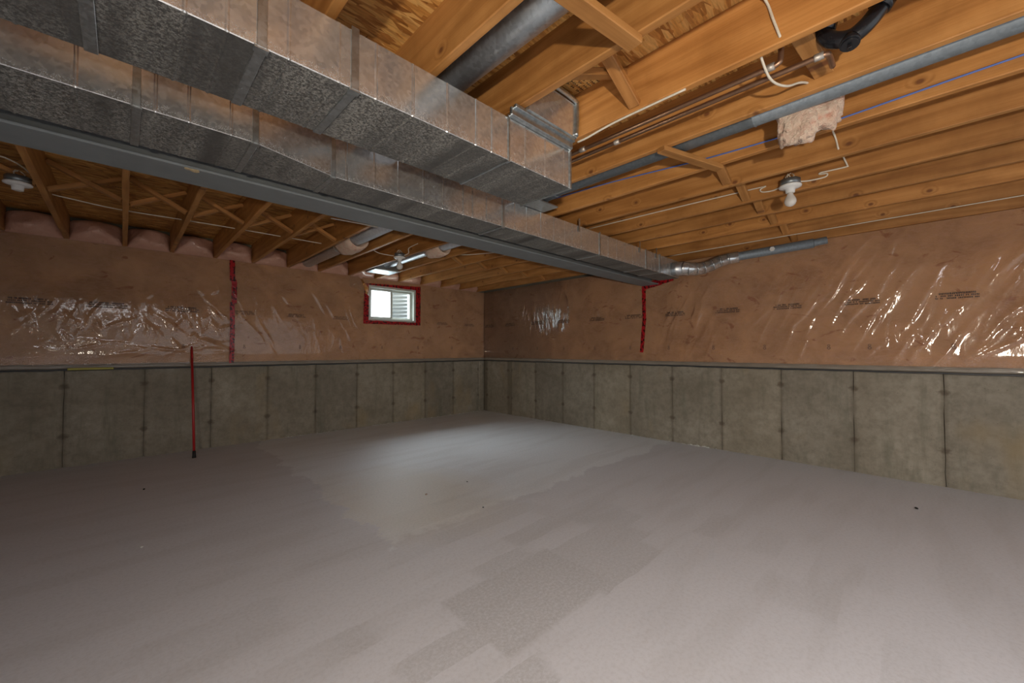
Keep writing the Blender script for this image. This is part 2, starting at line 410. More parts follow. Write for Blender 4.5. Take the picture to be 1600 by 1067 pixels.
def rebase(root):
    """children were modelled in world space: keep them there under an empty placed at the thing's base"""
    bpy.context.view_layer.update()
    for ch in root.children:
        ch.matrix_parent_inverse = Matrix.Translation(-root.location)

# ------------------------------------------------------------------ floor and the walls behind the camera
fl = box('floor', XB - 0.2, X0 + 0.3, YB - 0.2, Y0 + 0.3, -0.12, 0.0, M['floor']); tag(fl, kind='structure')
wb = box('wall_back', XB - 0.2, X0 + 0.25, YB - 0.2, YB, 0.0, ZO, M['plaster']); tag(wb, kind='structure')
ws = box('wall_side', XB - 0.2, XB, YB, Y0 + 0.25, 0.0, ZO, M['plaster']); tag(ws, kind='structure')

# window opening in the left wall
WX0, WX1, WZ0, WZ1 = 2.71, 3.56, 1.635, 2.205

# ------------------------------------------------------------------ left and right wall bodies
bm = bmesh.new()
add_box(bm, XB, WX0, Y0 + 0.03, Y0 + 0.25, 0, ZO)
add_box(bm, WX1, X0 + 0.25, Y0 + 0.03, Y0 + 0.25, 0, ZO)
add_box(bm, WX0, WX1, Y0 + 0.03, Y0 + 0.25, 0, WZ0)
add_box(bm, WX0, WX1, Y0 + 0.03, Y0 + 0.25, WZ1, ZO)
wl = from_bm('wall_left', bm, M['joint']); tag(wl, kind='structure')
wr = box('wall_right', X0 + 0.03, X0 + 0.25, YB, Y0 + 0.03, 0, ZO, M['joint']); tag(wr, kind='structure')

PW = 0.5986
def panel_mesh(wd, seed, ht=ZC):
    """one formed concrete panel: slightly dished face, worn arrises; local x along the wall, y into the wall"""
    r = random.Random(seed); bm = bmesh.new(); nx, nz = 7, 9
    g = []
    for i in range(nx):
        row = []
        for j in range(nz):
            u = i / (nx - 1); v = j / (nz - 1)
            x = (u - 0.5) * wd; z = v * ht
            y = r.uniform(-0.0012, 0.0012) - 0.0025 * math.sin(PI * u)
            if i in (0, nx - 1): y = 0.006; x += r.uniform(-0.003, 0.003)
            row.append(bm.verts.new((x, y, z)))
        g.append(row)
    for i in range(nx - 1):
        for j in range(nz - 1): bm.faces.new((g[i][j], g[i + 1][j], g[i + 1][j + 1], g[i][j + 1]))
    for j in range(nz - 1):
        for i in (0, nx - 1):
            a, b = g[i][j], g[i][j + 1]
            c = bm.verts.new((b.co.x, 0.03, b.co.z)); d = bm.verts.new((a.co.x, 0.03, a.co.z)); bm.faces.new((a, b, c, d))
    top = [g[i][-1] for i in range(nx)]
    t2 = [bm.verts.new((v.co.x, 0.03, v.co.z)) for v in top]
    for i in range(nx - 1): bm.faces.new((top[i], top[i + 1], t2[i + 1], t2[i]))
    bmesh.ops.recalc_face_normals(bm, faces=bm.faces[:])
    me = bpy.data.meshes.new('concrete_panel'); bm.to_mesh(me); bm.free()
    me.materials.append(M['concrete']); return me
PM = [panel_mesh(PW - 0.0035, k) for k in range(5)]
i0 = -5
for i in range(i0, 10):
    xa = -0.423 + PW * i; xb = xa + PW
    if xa > X0: break
    if xb > X0: me = panel_mesh(X0 - xa - 0.004, 90); cx = (xa + X0) / 2
    else: me = PM[i % 5]; cx = (xa + xb) / 2
    o = bpy.data.objects.new('concrete_panel', me); COL.objects.link(o); o.parent = wl; o.location = (cx, Y0, 0)
for i in range(-1, 16):
    ya = 5.277 - PW * i; yb = ya - PW
    if i == -1: ya = Y0 - 0.002; yb = 5.277; me = panel_mesh(ya - yb - 0.004, 91)
    else: me = PM[(i * 3) % 5]
    if yb < YB - 0.1: break
    o = bpy.data.objects.new('concrete_panel', me); COL.objects.link(o); o.parent = wr
    o.location = (X0, (ya + yb) / 2, 0); o.rotation_euler = (0, 0, -PI / 2)

# ------------------------------------------------------------------ insulation blankets and the wrinkled film over them
def folds_field(U, Z, folds):
    H = np.zeros_like(U)
    for (u, z, ang, L, wd, h) in folds:
        du = U - u; dz = Z - z; ca, sa = math.cos(ang), math.sin(ang)
        a = du * ca + dz * sa; b = -du * sa + dz * ca
        m = (np.abs(a) < L * 1.6) & (np.abs(b) < wd * 5)
        if not m.any(): continue
        aa = a[m]; bb = b[m] + 0.02 * np.sin(aa * 9 + u * 7)
        H[m] += h * np.exp(-(aa / L) ** 2 * 1.6) * np.exp(-np.abs(bb) / wd) 
    return H
def wavy(U, Z, seed, fu, fz, amp, n=6):
    r = np.random.default_rng(seed); H = np.zeros_like(U)
    for _ in range(n):
        a, b = r.uniform(0.4, 1) * fu, r.uniform(-1, 1) * fz
        H += np.sin(U * a + Z * b + r.uniform(0, 6.28)) * amp / n
    return H
def mkfolds(n, ur, zr, ang, da, L, wd, h, seed):
    r = random.Random(seed)
    return [(r.uniform(*ur), r.gauss((zr[0] + zr[1]) / 2, (zr[1] - zr[0]) / 3.2), ang + r.uniform(-da, da), r.uniform(*L), r.uniform(*wd), r.uniform(*h)) for _ in range(n)]

FL = mkfolds(75, (-0.75, 0.95), (1.30, 1.75), PI / 2, 0.9, (0.03, 0.14), (0.006, 0.012), (0.004, 0.011), 1) \
   + mkfolds(26, (-0.6, 0.9), (1.15, 1.28), 0.0, 0.35, (0.08, 0.3), (0.006, 0.014), (0.003, 0.007), 2) \
   + mkfolds(26, (0.95, 2.6), (1.2, 2.1), PI / 2 + 0.35, 0.3, (0.08, 0.3), (0.006, 0.014), (0.003, 0.009), 3) \
   + mkfolds(22, (3.6, 5.0), (1.2, 2.0), PI / 2, 0.3, (0.06, 0.3), (0.006, 0.013), (0.002, 0.005), 4) \
   + mkfolds(16, (2.2, 3.9), (1.2, 1.6), PI / 2, 1.0, (0.06, 0.2), (0.01, 0.02), (0.002, 0.005), 5) \
   + mkfolds(60, (-3.3, -1.0), (1.2, 1.9), PI / 2, 0.7, (0.05, 0.25), (0.008, 0.018), (0.004, 0.011), 6)
# right wall: u = y; near end shows as u falling, so folds that lean right in the picture slope down with u
FR = mkfolds(95, (-1.6, 2.3), (1.25, 2.05), PI / 2 + 0.50, 0.22, (0.12, 0.42), (0.008, 0.020), (0.004, 0.013), 11) \
   + mkfolds(40, (-1.6, 0.5), (1.2, 1.6), PI / 2 + 0.3, 0.6, (0.05, 0.2), (0.006, 0.014), (0.005, 0.013), 12) \
   + mkfolds(60, (3.9, 5.9), (1.35, 2.0), PI / 2, 0.25, (0.05, 0.22), (0.006, 0.012), (0.002, 0.006), 13) \
   + mkfolds(20, (2.6, 4.0), (1.6, 2.2), PI / 2 - 0.45, 0.3, (0.10, 0.28), (0.008, 0.014), (0.003, 0.007), 14) \
   + mkfolds(40, (-3.3, -1.2), (1.2, 2.0), PI / 2 + 0.4, 0.3, (0.1, 0.3), (0.01, 0.018), (0.004, 0.010), 15)
def env(Z, zb, zt): return np.clip((Z - zb) / 0.10, 0, 1) * np.clip((zt - Z) / 0.12, 0, 1)
FZ0, FZ1 = ZC + 0.045, ZJ
def H_left(U, Z): return (0.006 + 0.006 * (1 + wavy(U, Z, 5, 5, 6, 1.0)) * 0.8 + folds_field(U, Z, FL)) * (0.25 + 0.75 * env(Z, FZ0, FZ1))
def H_right(U, Z): return (0.006 + 0.006 * (1 + wavy(U, Z, 6, 5, 6, 1.0)) * 0.8 + folds_field(U, Z, FR)) * (0.25 + 0.75 * env(Z, FZ0, FZ1))

def grid_sheet(name, side, u0, u1, z0, z1, du, off, hfun, mat, parent, hole=None, z_off=0.0):
    nu = int((u1 - u0) / du) + 1; nz = int((z1 - z0) / du) + 1
    us = np.linspace(u0, u1, nu); zs = np.linspace(z0, z1, nz)
    U, Z = np.meshgrid(us, zs, indexing='ij'); H = hfun(U, Z) + off
    if side == 'L': V = np.stack([U, Y0 - H, Z], -1)
    else: V = np.stack([X0 - H, U, Z], -1)
    V = V.reshape(-1, 3)
    I = np.arange(nu * nz).reshape(nu, nz)
    Q = np.stack([I[:-1, :-1], I[1:, :-1], I[1:, 1:], I[:-1, 1:]], -1).reshape(-1, 4)
    if hole:
        cu = (U[:-1, :-1] + U[1:, 1:]).reshape(-1) / 2; cz = (Z[:-1, :-1] + Z[1:, 1:]).reshape(-1) / 2
        keep = ~((cu > hole[0]) & (cu < hole[1]) & (cz > hole[2]) & (cz < hole[3])); Q = Q[keep]
    if side == 'R': Q = Q[:, ::-1]
    me = bpy.data.meshes.new(name)
    me.vertices.add(len(V)); me.vertices.foreach_set('co', V.astype(np.float32).ravel())
    me.loops.add(Q.size); me.loops.foreach_set('vertex_index', np.ascontiguousarray(Q).astype(np.int32).ravel())
    me.polygons.add(len(Q)); me.polygons.foreach_set('loop_start', np.arange(0, Q.size, 4, dtype=np.int32))
    me.polygons.foreach_set('loop_total', np.full(len(Q), 4, dtype=np.int32))
    me.polygons.foreach_set('use_smooth', np.ones(len(Q), dtype=bool))
    me.update(calc_edges=True); me.validate()
    return link(name, me, mat, parent)
hole = (WX0 - 0.01, WX1 + 0.01, WZ0 - 0.01, WZ1 + 0.01)
batt = lambda U, Z: wavy(U, Z, 9, 9, 9, 0.006)
grid_sheet('insulation_blanket', 'L', XB, X0 - 0.005, ZC + 0.01, ZJ - 0.002, 0.05, 0.012, batt, M['insul'], wl, hole)
grid_sheet('insulation_blanket', 'R', YB, Y0 - 0.02, ZC + 0.01, ZJ - 0.002, 0.05, 0.012, batt, M['insul'], wr)
fL = grid_sheet('vapour_film', 'L', XB, X0 - 0.02, ZC + 0.03, ZJ - 0.004, 0.0125, 0.021, H_left, M['film'], wl, hole)
fR = grid_sheet('vapour_film', 'R', YB, Y0 - 0.02, ZC + 0.03, ZJ - 0.004, 0.0125, 0.021, H_right, M['film'], wr)

# printed stamps on the film: rows of small, unreadable letter strokes that follow the film
def stamp(side, u, z, wd, ht, parent, rows=3, seed=0, mat=None, name='printed_stamp'):
    r = random.Random(seed); bm = bmesh.new(); hf = H_left if side == 'L' else H_right
    rects = []
    rh = ht / rows
    for k in range(rows):
        zc = z + ht / 2 - rh * (k + 0.5); a = u - wd / 2 * (1.0 if k else 0.85); b = u + wd / 2 * (1.0 if k != 0 else 0.8)
        x = a
        while x < b:
            lw = r.uniform(0.004, 0.008); st = rh * (0.62 if k else 0.80)
            if r.random() < 0.16: x += 0.010; continue
            rects.append((x, x + 0.0042, zc - st / 2, zc + st / 2))
            q = r.random(); zz = zc + st * (q - 0.5) * 0.8
            rects.append((x, x + lw, zz - 0.0026, zz + 0.0026))
            if r.random() < 0.6: rects.append((x, x + lw, zc + st / 2 - 0.0045, zc + st / 2))
            if r.random() < 0.5: rects.append((x + lw - 0.0022, x + lw, zc - st / 2, zc + st * r.choice((0, 0.5))))
            x += lw + 0.0035
    if rects:
        cs = np.array([(a, c) for (a, b, c, d) in rects for a, c in ((a, c), (b, c), (b, d), (a, d))])
        H = hf(cs[:, 0], cs[:, 1]) + 0.0235
        vs = []
        for (a, c), h in zip(cs, H):
            vs.append(bm.verts.new((a, Y0 - h, c) if side == 'L' else (X0 - h, a, c)))
        for i in range(0, len(vs), 4): bm.faces.new(vs[i:i + 4])
    return from_bm(name, bm, mat or M['ink'], parent)
def ring_mark(side, u, z, parent, s=0.034, two=True):
    """small stacked double-loop mark printed low on the film"""
    bm = bmesh.new(); hf = H_left if side == 'L' else H_right
    for cz, rr in ((z + s * 0.42, s * 0.34), (z - s * 0.35, s * 0.42)):
        n = 12; ring = []
        for k in range(n):
            row = []
            for q in (rr, rr * 0.62):
                a = u + q * math.cos(2 * PI * k / n); c = cz + q * 0.95 * math.sin(2 * PI * k / n)
                h = float(hf(np.array([a]), np.array([c]))[0]) + 0.0235
                row.append(bm.verts.new((a, Y0 - h, c) if side == 'L' else (X0 - h, a, c)))
            ring.append(row)
        for k in range(n): bm.faces.new((ring[k][0], ring[(k + 1) % n][0], ring[(k + 1) % n][1], ring[k][1]))
    return from_bm('printed_mark', bm, M['inkfaint'], parent)
for k, u in enumerate((-1.95, -1.30, -0.66, -0.13, 0.486, 1.09, 1.70, 2.30, 4.09, 4.70)):
    stamp('L', u, 1.655, 0.30 if u < 1 else 0.22, 0.065 if u < 1 else 0.05, fL, 3, 100 + k, M['ink'] if u < 0.7 else M['inkfaint'])
for k, u in enumerate((5.845, 5.274, 4.61, 4.028, 3.398, 2.803, 2.219, 1.598, 1.012, 0.409, -0.198, -0.80, -1.4)):
    stamp('R', u, 1.645, 0.25, 0.060, fR, 3, 200 + k, M['ink'])
for u in (0.5, 1.1, 1.75, 2.3, 2.95, 3.6, 4.3): ring_mark('L', u, 1.225, fL)
for u in (5.2, 4.6, 4.03, 3.44, 2.854, 2.307, 1.758, 1.225, 0.667, 0.361, -0.173): ring_mark('R', u, 1.213, fR)

# sill: a grey film skirt and the dark bead along the ledge
def trim(name, side):
    bm = bmesh.new(); r = random.Random(3 if side == 'L' else 4)
    u0, u1 = (XB, X0 - 0.03) if side == 'L' else (YB, Y0 - 0.03)
    n = 160; prev = None
    for i in range(n + 1):
        u = u0 + (u1 - u0) * i / n; row = []
        for (d, z) in ((0.022, ZC + 0.047), (0.030, ZC + 0.024), (0.033, ZC + 0.004), (0.012, ZC - 0.004)):
            dd = d + r.uniform(-0.003, 0.004); zz = z + r.uniform(-0.002, 0.002)
            row.append(bm.verts.new((u, Y0 - dd, zz) if side == 'L' else (X0 - dd, u, zz)))
        if prev:
            for k in range(3): bm.faces.new((prev[k], row[k], row[k + 1], prev[k + 1]))
        prev = row
    o = from_bm(name, bm, M['skirt'], smooth=True); tag(o, kind='structure')
    pts = []
    for i in range(90):
        u = u0 + (u1 - u0) * i / 89; d = 0.030 + r.uniform(-0.003, 0.003); z = ZC - 0.010 + r.uniform(-0.003, 0.003)
        pts.append((u, Y0 - d, z) if side == 'L' else (X0 - d, u, z))
    tube('sealing_bead', pts, 0.0085, M['gasket'], o, 8)
    return o
t = NT('grey_film_skirt'); c = t.geo(); n_ = t.noise(t.mp(c, (6, 6, 40)), 1.0, 4)
t.bump(t.noise(t.mp(c, (9, 9, 60)), 1.0, 4), 0.7, 0.01)
M['skirt'] = t.set(Base_Color=t.mix(n_, (0.17, 0.15, 0.12), (0.33, 0.29, 0.24)), Roughness=0.28, Coat_Weight=0.5)
trim('trim_1', 'L'); trim('trim_2', 'R')

# white crumbs of foam and efflorescence along the foot of the walls
bm = bmesh.new(); r = random.Random(21)
def crumb(x, y, s):
    m = Matrix.Translation((x, y, s * 0.35)) @ Matrix.Rotation(r.uniform(0, 3), 4, 'Z') @ Matrix.Diagonal((s * r.uniform(0.7, 1.8), s * r.uniform(0.5, 1), s * r.uniform(0.4, 0.9), 1))
    bmesh.ops.create_icosphere(bm, subdivisions=1, radius=0.6, matrix=m)
for _ in range(150): crumb(r.uniform(1.5, 5.0), Y0 - r.uniform(0.012, 0.040), r.uniform(0.004, 0.018))
for _ in range(70): crumb(X0 - r.uniform(0.005, 0.03), r.uniform(1.5, 5.9), r.uniform(0.004, 0.014))
for _ in range(30): crumb(X0 - r.uniform(0.005, 0.03), r.gauss(1.95, 0.06), r.uniform(0.006, 0.022))
o = from_bm('foam_crumbs', bm, M['efflor']); tag(o, 'white crumbs of foam scattered along the foot of the concrete walls', 'crumbs', kind='stuff')

# ------------------------------------------------------------------ ceiling: subfloor sheets, joists, bridging
ceil = box('ceiling', XB - 0.2, X0 + 0.25, YB - 0.2, Y0 + 0.25, ZO + 0.020, ZO + 0.14, M['joint']); tag(ceil, kind='structure')
def osb_sheet(x0, x1, y0, y1):
    box('subfloor_sheet', x0 + 0.0015, x1 - 0.0015, y0 + 0.0015, y1 - 0.0015, ZO, ZO + 0.018, M['osb'], ceil, 0.001)
ys = [YB - 0.2, -2.05, -0.83, 0.39, 1.66, 2.88, 4.10, 5.32, Y0 + 0.25]
for k, (a, b) in enumerate(zip(ys, ys[1:])):
    xs = [XB - 0.2, -1.7 + 0.6 * (k % 2), 0.74 + 0.6 * (k % 2), 3.18 + 0.6 * (k % 2), X0 + 0.25]
    for c_, d_ in zip(xs, xs[1:]): osb_sheet(c_, d_, a, b)

def joist_mesh(L):
    bm = bmesh.new(); nseg = 10; rows = []; r = random.Random(int(L * 100))
    for i in range(nseg + 1):
        y = -L / 2 + L * i / nseg; dx = r.uniform(-0.0015, 0.0015)
        e = 0.004
        prof = [(-0.019, 0.0 + e), (-0.019 + e, 0), (0.019 - e, 0), (0.019, e), (0.019, ZO - ZJ), (-0.019, ZO - ZJ)]
        rows.append([bm.verts.new((p[0] + dx, y, p[1])) for p in prof])
    for a, b in zip(rows, rows[1:]):
        for k in range(6): bm.faces.new((a[k], a[(k + 1) % 6], b[(k + 1) % 6], b[k]))
    bm.faces.new(rows[0]); bm.faces.new(rows[-1][::-1])
    bmesh.ops.recalc_face_normals(bm, faces=bm.faces[:])
    me = bpy.data.meshes.new('floor_joist'); bm.to_mesh(me); bm.free(); me.materials.append(M['joist']); return me
JR = [-0.75, -0.33, 0.087, 0.487, 0.894, 1.311, 1.731, 2.151, 2.591, 2.991, 3.421, 3.831, 4.241, 4.681]
JL = [-2.50, -2.09, -1.68, -1.26, -0.84, -0.43, -0.005, 0.385, 0.79, 1.19, 1.60, 2.00, 2.43, 2.84, 3.25, 3.67, 4.08, 4.50, 4.91]
JR0 = [-2.84, -2.42, -2.0, -1.58, -1.17] + JR
ya, yb = YB, 2.62
mr = joist_mesh(yb - ya); ml = joist_mesh(Y0 + 0.03 - 2.44)
for x in JR0 + [5.081]:
    o = bpy.data.objects.new('floor_joist', mr if x < 5 else mr); COL.objects.link(o); o.parent = ceil; o.location = (x, (ya + yb) / 2, ZJ)
for x in JL:
    o = bpy.data.objects.new('floor_joist', ml); COL.objects.link(o); o.parent = ceil; o.location = (x, (Y0 + 0.03 + 2.44) / 2, ZJ)

def strut(p, q, wy=0.055, th=0.030, parent=ceil, mat=None, name='bridging_strut'):
    p = Vector(p); q = Vector(q); d = q - p; L = d.length; mid = (p + q) / 2
    xa = d.normalized(); ya_ = Vector((0, 0, 1)).cross(xa).normalized(); za = xa.cross(ya_)
    R = Matrix((xa, ya_, za)).transposed().to_4x4(); R.translation = mid
    bm = bmesh.new(); add_box(bm, -L / 2, L / 2, -wy / 2, wy / 2, -th / 2, th / 2, 0.003)
    o = from_bm(name, bm, mat or M['brace'], parent); o.matrix_world = R
    o.matrix_local = R
    return o
def cross_bridge(xa, xb, y, both=True):
    a, b = xa + 0.021, xb - 0.021
    strut((a, y, ZO - 0.03), (b, y, ZJ + 0.022))
    if both: strut((a, y + 0.065, ZJ + 0.022), (b, y + 0.065, ZO - 0.03))
for i in range(len(JR0) - 1):
    xa, xb = JR0[i], JR0[i + 1]
    if abs(xa - 0.894) < 0.01 or abs(xa - 2.151) < 0.01: continue     # bays taken by round pipes
    if abs(xa - 1.731) < 0.01: continue
    cross_bridge(xa, xb, 0.93 if xa > 1.2 else 0.80)
cross_bridge(4.681, 5.06, 0.93)
for i in range(len(JL) - 1):
    xa, xb = JL[i], JL[i + 1]
    if abs(xa - 1.60) < 0.01 or abs(xa - 2.43) < 0.01 or abs(xa - 2.0) < .01: continue
    cross_bridge(xa, xb, 4.29)
# struts swung flat under the joists where a pipe runs through the bay
strut((0.70, 0.80, ZJ - 0.016), (1.320, 0.715, ZJ - 0.016), 0.062, 0.030)
strut((2.12, 1.00, ZJ - 0.016), (2.60, 0.855, ZJ - 0.016), 0.055, 0.028)
# blocking scrap in the bay of the copper pipes
strut((1.755, 0.33, ZJ + 0.12), (2.128, 0.28, ZJ + 0.055), 0.07, 0.03)

# ink marks on subfloor and joists
def osb_marks(x, y, wd, ht, rows, seed, z=ZO - 0.0012, mat=None):
    r = random.Random(seed); bm = bmesh.new(); rh = ht / rows
    for k in range(rows):
        yc = y + ht / 2 - rh * (k + 0.5); a = x - wd / 2
        while a < x + wd / 2:
            lw = r.uniform(0.006, 0.014)
            if r.random() > 0.2:
                for (p, q, s, t_) in ((a, a + 0.003, yc - rh * .32, yc + rh * .32), (a, a + lw, yc - 0.002, yc + 0.002)):
                    vs = [bm.verts.new(v) for v in ((p, s, z), (q, s, z), (q, t_, z), (p, t_, z))]; bm.faces.new(vs)
            a += lw + 0.004
    return from_bm('printed_mark', bm, mat or M['ink'], ceil)
osb_marks(1.64, 1.19, 0.20, 0.14, 6, 1); osb_marks(1.325, 1.21, 0.03, 0.16, 5, 2, ZO - 0.0014)
osb_marks(-0.14, 4.68, 0.26, 0.05, 1, 3); osb_marks(-0.25, 5.83, 0.26, 0.05, 1, 4); osb_marks(0.24, 5.84, 0.24, 0.05, 1, 5)
osb_marks(-0.75, 5.80, 0.3, 0.07, 1, 6); osb_marks(0.10, 5.22, 0.2, 0.06, 1, 7); osb_marks(0.62, 5.82, 0.24, 0.05, 1, 8)
osb_marks(0.76, 1.15, 0.13, 0.22, 7, 9)

# pillows of insulation behind film in each joist bay above the left wall
def pillow(xa, xb, seed):
    r = random.Random(seed); nu, nv = 18, 12; bm = bmesh.new(); g = []
    for i in range(nu + 1):
        row = []
        for j in range(nv + 1):
            u = i / nu; v = j / nv
            x = xa + (xb - xa) * u
            hgt = (ZO - ZJ) * (0.97)
            z = ZJ - 0.008 + hgt * v * (0.80 + 0.2 * math.sin(PI * u) ** 0.5)
            bulge = 0.17 * (math.sin(PI * u) ** 0.5) * (math.cos(PI / 2 * v) ** 0.4 if v < 1 else 0) * (min(1, v * 3.2) ** 0.6) * (1 + 0.25 * math.sin(u * 7 + seed * 2.1) * math.sin(v * 5 + seed))
            bulge += r.uniform(-0.006, 0.006) if 0 < i < nu and 0 < j < nv else 0
            row.append(bm.verts.new((x, Y0 - 0.012 - max(bulge, -0.01), z)))
        g.append(row)
    for i in range(nu):
        for j in range(nv): bm.faces.new((g[i][j], g[i + 1][j], g[i + 1][j + 1], g[i][j + 1]))
    return from_bm('insulation_pillow', bm, M['pillow'], wl, smooth=True)
t = NT('film_covered_fibreglass'); c = t.geo(); n1 = t.noise(c, 9, 5, 0.6)
t.bump(t.math('ADD', t.noise(t.mp(c, (18, 18, 18)), 1.0, 4, 0.6, 1.0), t.noise(c, 6, 2)), 0.8, 0.02)
M['pillow'] = t.set(Base_Color=t.mix(n1, (0.58, 0.29, 0.20), (0.74, 0.47, 0.37)), Roughness=0.8, Coat_Weight=1.0, Coat_Roughness=0.10)
for i in range(len(JL) - 1): pillow(JL[i] + 0.02, JL[i + 1] - 0.02, i)

# ------------------------------------------------------------------ window in the left wall
win = empty('window_1', (WX0, Y0, WZ0), 'small white vinyl sliding basement window in the pink insulated wall', 'window')
del win['label']; del win['category']; win['kind'] = 'structure'
def frame_ring(name, x0, x1, z0, z1, wd, y0, y1, mat, parent):
    bm = bmesh.new()
    add_box(bm, x0, x1, y0, y1, z0, z0 + wd, 0.003); add_box(bm, x0, x1, y0, y1, z1 - wd, z1, 0.003)
    add_box(bm, x0, x0 + wd, y0, y1, z0 + wd, z1 - wd, 0.003); add_box(bm, x1 - wd, x1, y0, y1, z0 + wd, z1 - wd, 0.003)
    return from_bm(name, bm, mat, parent)
frame_ring('window_frame', WX0, WX1, WZ0, WZ1, 0.042, Y0 - 0.03, Y0 + 0.10, M['pvc'], win)
XM = 3.115
frame_ring('sash', WX0 + 0.043, XM + 0.03, WZ0 + 0.043, WZ1 - 0.043, 0.034, Y0 + 0.005, Y0 + 0.035, M['pvc'], win)
frame_ring('sash', XM - 0.005, WX1 - 0.043, WZ0 + 0.043, WZ1 - 0.043, 0.034, Y0 + 0.045, Y0 + 0.075, M['pvc'], win)
sa, sb = [c for c in win.children if c.name.startswith('sash')]
box('pane', WX0 + 0.071, XM + 0.002, Y0 + 0.018, Y0 + 0.022, WZ0 + 0.071, WZ1 - 0.071, M['frost'], sa)
box('pane', XM + 0.023, WX1 - 0.071, Y0 + 0.058, Y0 + 0.062, WZ0 + 0.071, WZ1 - 0.071, M['glass'], sb)
bm = bmesh.new()
add_box(bm, WX0 - 0.0, WX1, Y0 + 0.10, Y0 + 0.25, WZ0 - 0.01, WZ0 + 0.005); add_box(bm, WX0, WX1, Y0 + 0.10, Y0 + 0.25, WZ1 - 0.005, WZ1 + 0.01)
add_box(bm, WX0 - 0.01, WX0 + 0.005, Y0 + 0.10, Y0 + 0.25, WZ0, WZ1); add_box(bm, WX1 - 0.005, WX1 + 0.01, Y0 + 0.10, Y0 + 0.25, WZ0, WZ1)
from_bm('window_jamb', bm, M['pvc'], win); rebase(win)

# corrugated window well outside, gravel, fence boards
bm = bmesh.new(); cx, cy, R0 = (WX0 + WX1) / 2, Y0 + 0.26, 0.60
nz, na = 84, 36; prev = None
for j in range(nz + 1):
    z = 1.30 + 0.95 * j / nz; row = []
    rr = R0 + 0.013 * math.sin(2 * PI * (z - 1.3) / 0.068)
    for k in range(na + 1):
        a = PI * k / na; row.append(bm.verts.new((cx + rr * 1.05 * math.cos(a), cy + rr * 1.05 * math.sin(a), z)))
    if prev:
        for k in range(na): bm.faces.new((prev[k], prev[k + 1], row[k + 1], row[k]))
    prev = row
o = from_bm('window_well', bm, M['well'], smooth=True)
md = o.modifiers.new('thick', 'SOLIDIFY'); md.thickness = 0.004
tag(o, 'curved corrugated galvanised window well outside the small basement window', 'window well')
bm = bmesh.new()
pts = [(cx + 0.60 * math.cos(PI * k / 16), cy + 0.60 * math.sin(PI * k / 16)) for k in range(17)]
a = [bm.verts.new((x, y, 1.45)) for x, y in pts]; b = [bm.verts.new((x, y, 1.38)) for x, y in pts]
bm.faces.new(a); bm.faces.new(b[::-1])
for k in range(17): bm.faces.new((a[k], a[(k + 1) % 17], b[(k + 1) % 17], b[k]))
o = from_bm('gravel_bed', bm, M['snow']); tag(o, 'pale gravel bed in the bottom of the window well', 'gravel')
fn = empty('garden_fence', (4.0, 9.2, 2.1), 'weathered brown board fence seen through the right window sash above the well', 'fence')
for k in range(14):
    box('fence_board', 3.15 + k * 0.155, 3.15 + k * 0.155 + 0.135, 9.19 + 0.012 * (k % 2), 9.215 + 0.012 * (k % 2), 2.1, 4.2, M['fence'], fn, 0.003)
box('fence_rail', 3.10, 5.4, 9.24, 9.28, 2.6, 2.7, M['fence'], fn)
rebase(fn)
bm = bmesh.new(); add_box(bm, -4, 12, Y0 + 1.0, 16, 2.02, 2.10); o = from_bm('garden_ground', bm, M['snow']); tag(o, kind='structure')

# ------------------------------------------------------------------ sheathing tapes
def tape(name, side, pts, wd, label, hf=None, close=False, off=0.0):
    """flat ribbon that follows the film; pts are (u, z) along its middle"""
    bm = bmesh.new(); r = random.Random(len(label)); P = []
    for (a, b), (c_, d_) in zip(pts, pts[1:]):
        n = max(2, int(math.hypot(c_ - a, d_ - b) / 0.02))
        for k in range(n): P.append((a + (c_ - a) * k / n, b + (d_ - b) * k / n, c_ - a, d_ - b))
    P.append((pts[-1][0], pts[-1][1], pts[-1][0] - pts[-2][0], pts[-1][1] - pts[-2][1]))
    prev = None
    for i, (u, z, du, dz) in enumerate(P):
        L = math.hypot(du, dz); nu_, nz_ = -dz / L, du / L; row = []
        w2 = wd / 2 * (1 + r.uniform(-0.06, 0.06))
        for s in (-1, -0.33, 0.33, 1):
            uu, zz = u + nu_ * w2 * s, z + nz_ * w2 * s
            h = (float(hf(np.array([uu]), np.array([zz]))[0]) if hf else 0.0) + 0.0255 + off + r.uniform(0, 0.0012)
            row.append(bm.verts.new((uu, Y0 - h, zz) if side == 'L' else (X0 - h, uu, zz)))
        if prev:
            for k in range(3): bm.faces.new((prev[k], row[k], row[k + 1], prev[k + 1]))
        prev = row
    o = from_bm(name, bm, M['tape'])
    m = o.modifiers.new('thick', 'SOLIDIFY'); m.thickness = 0.0008
    return tag(o, label, 'tape', 'red sheathing tapes')
tape('sheathing_tape', 'L', [(0.968, 1.02), (0.972, 1.45), (0.965, 1.78)], 0.05, 'long red tape strip running down the left insulated wall, left of the window', H_left)
o2 = tape('sheathing_tape', 'L', [(0.985, 1.76), (0.985, 2.04), (0.965, 2.06), (0.960, 2.305)], 0.056, 'upper overlapping red tape piece of the left wall seam, reaching up to the joists', H_left, off=0.002)
tape('sheathing_tape', 'R', [(2.685, 1.15), (2.668, 1.30), (2.665, 1.36), (2.640, 1.60), (2.645, 2.05)], 0.052, 'vertical red tape strip on the right wall hanging down under the steel beam end', H_right)
tape('sheathing_tape', 'R', [(2.665, 2.035), (2.45, 2.075), (2.24, 2.12)], 0.085, 'short sloping red tape piece on the right wall beside the steel beam end', H_right, off=0.002)
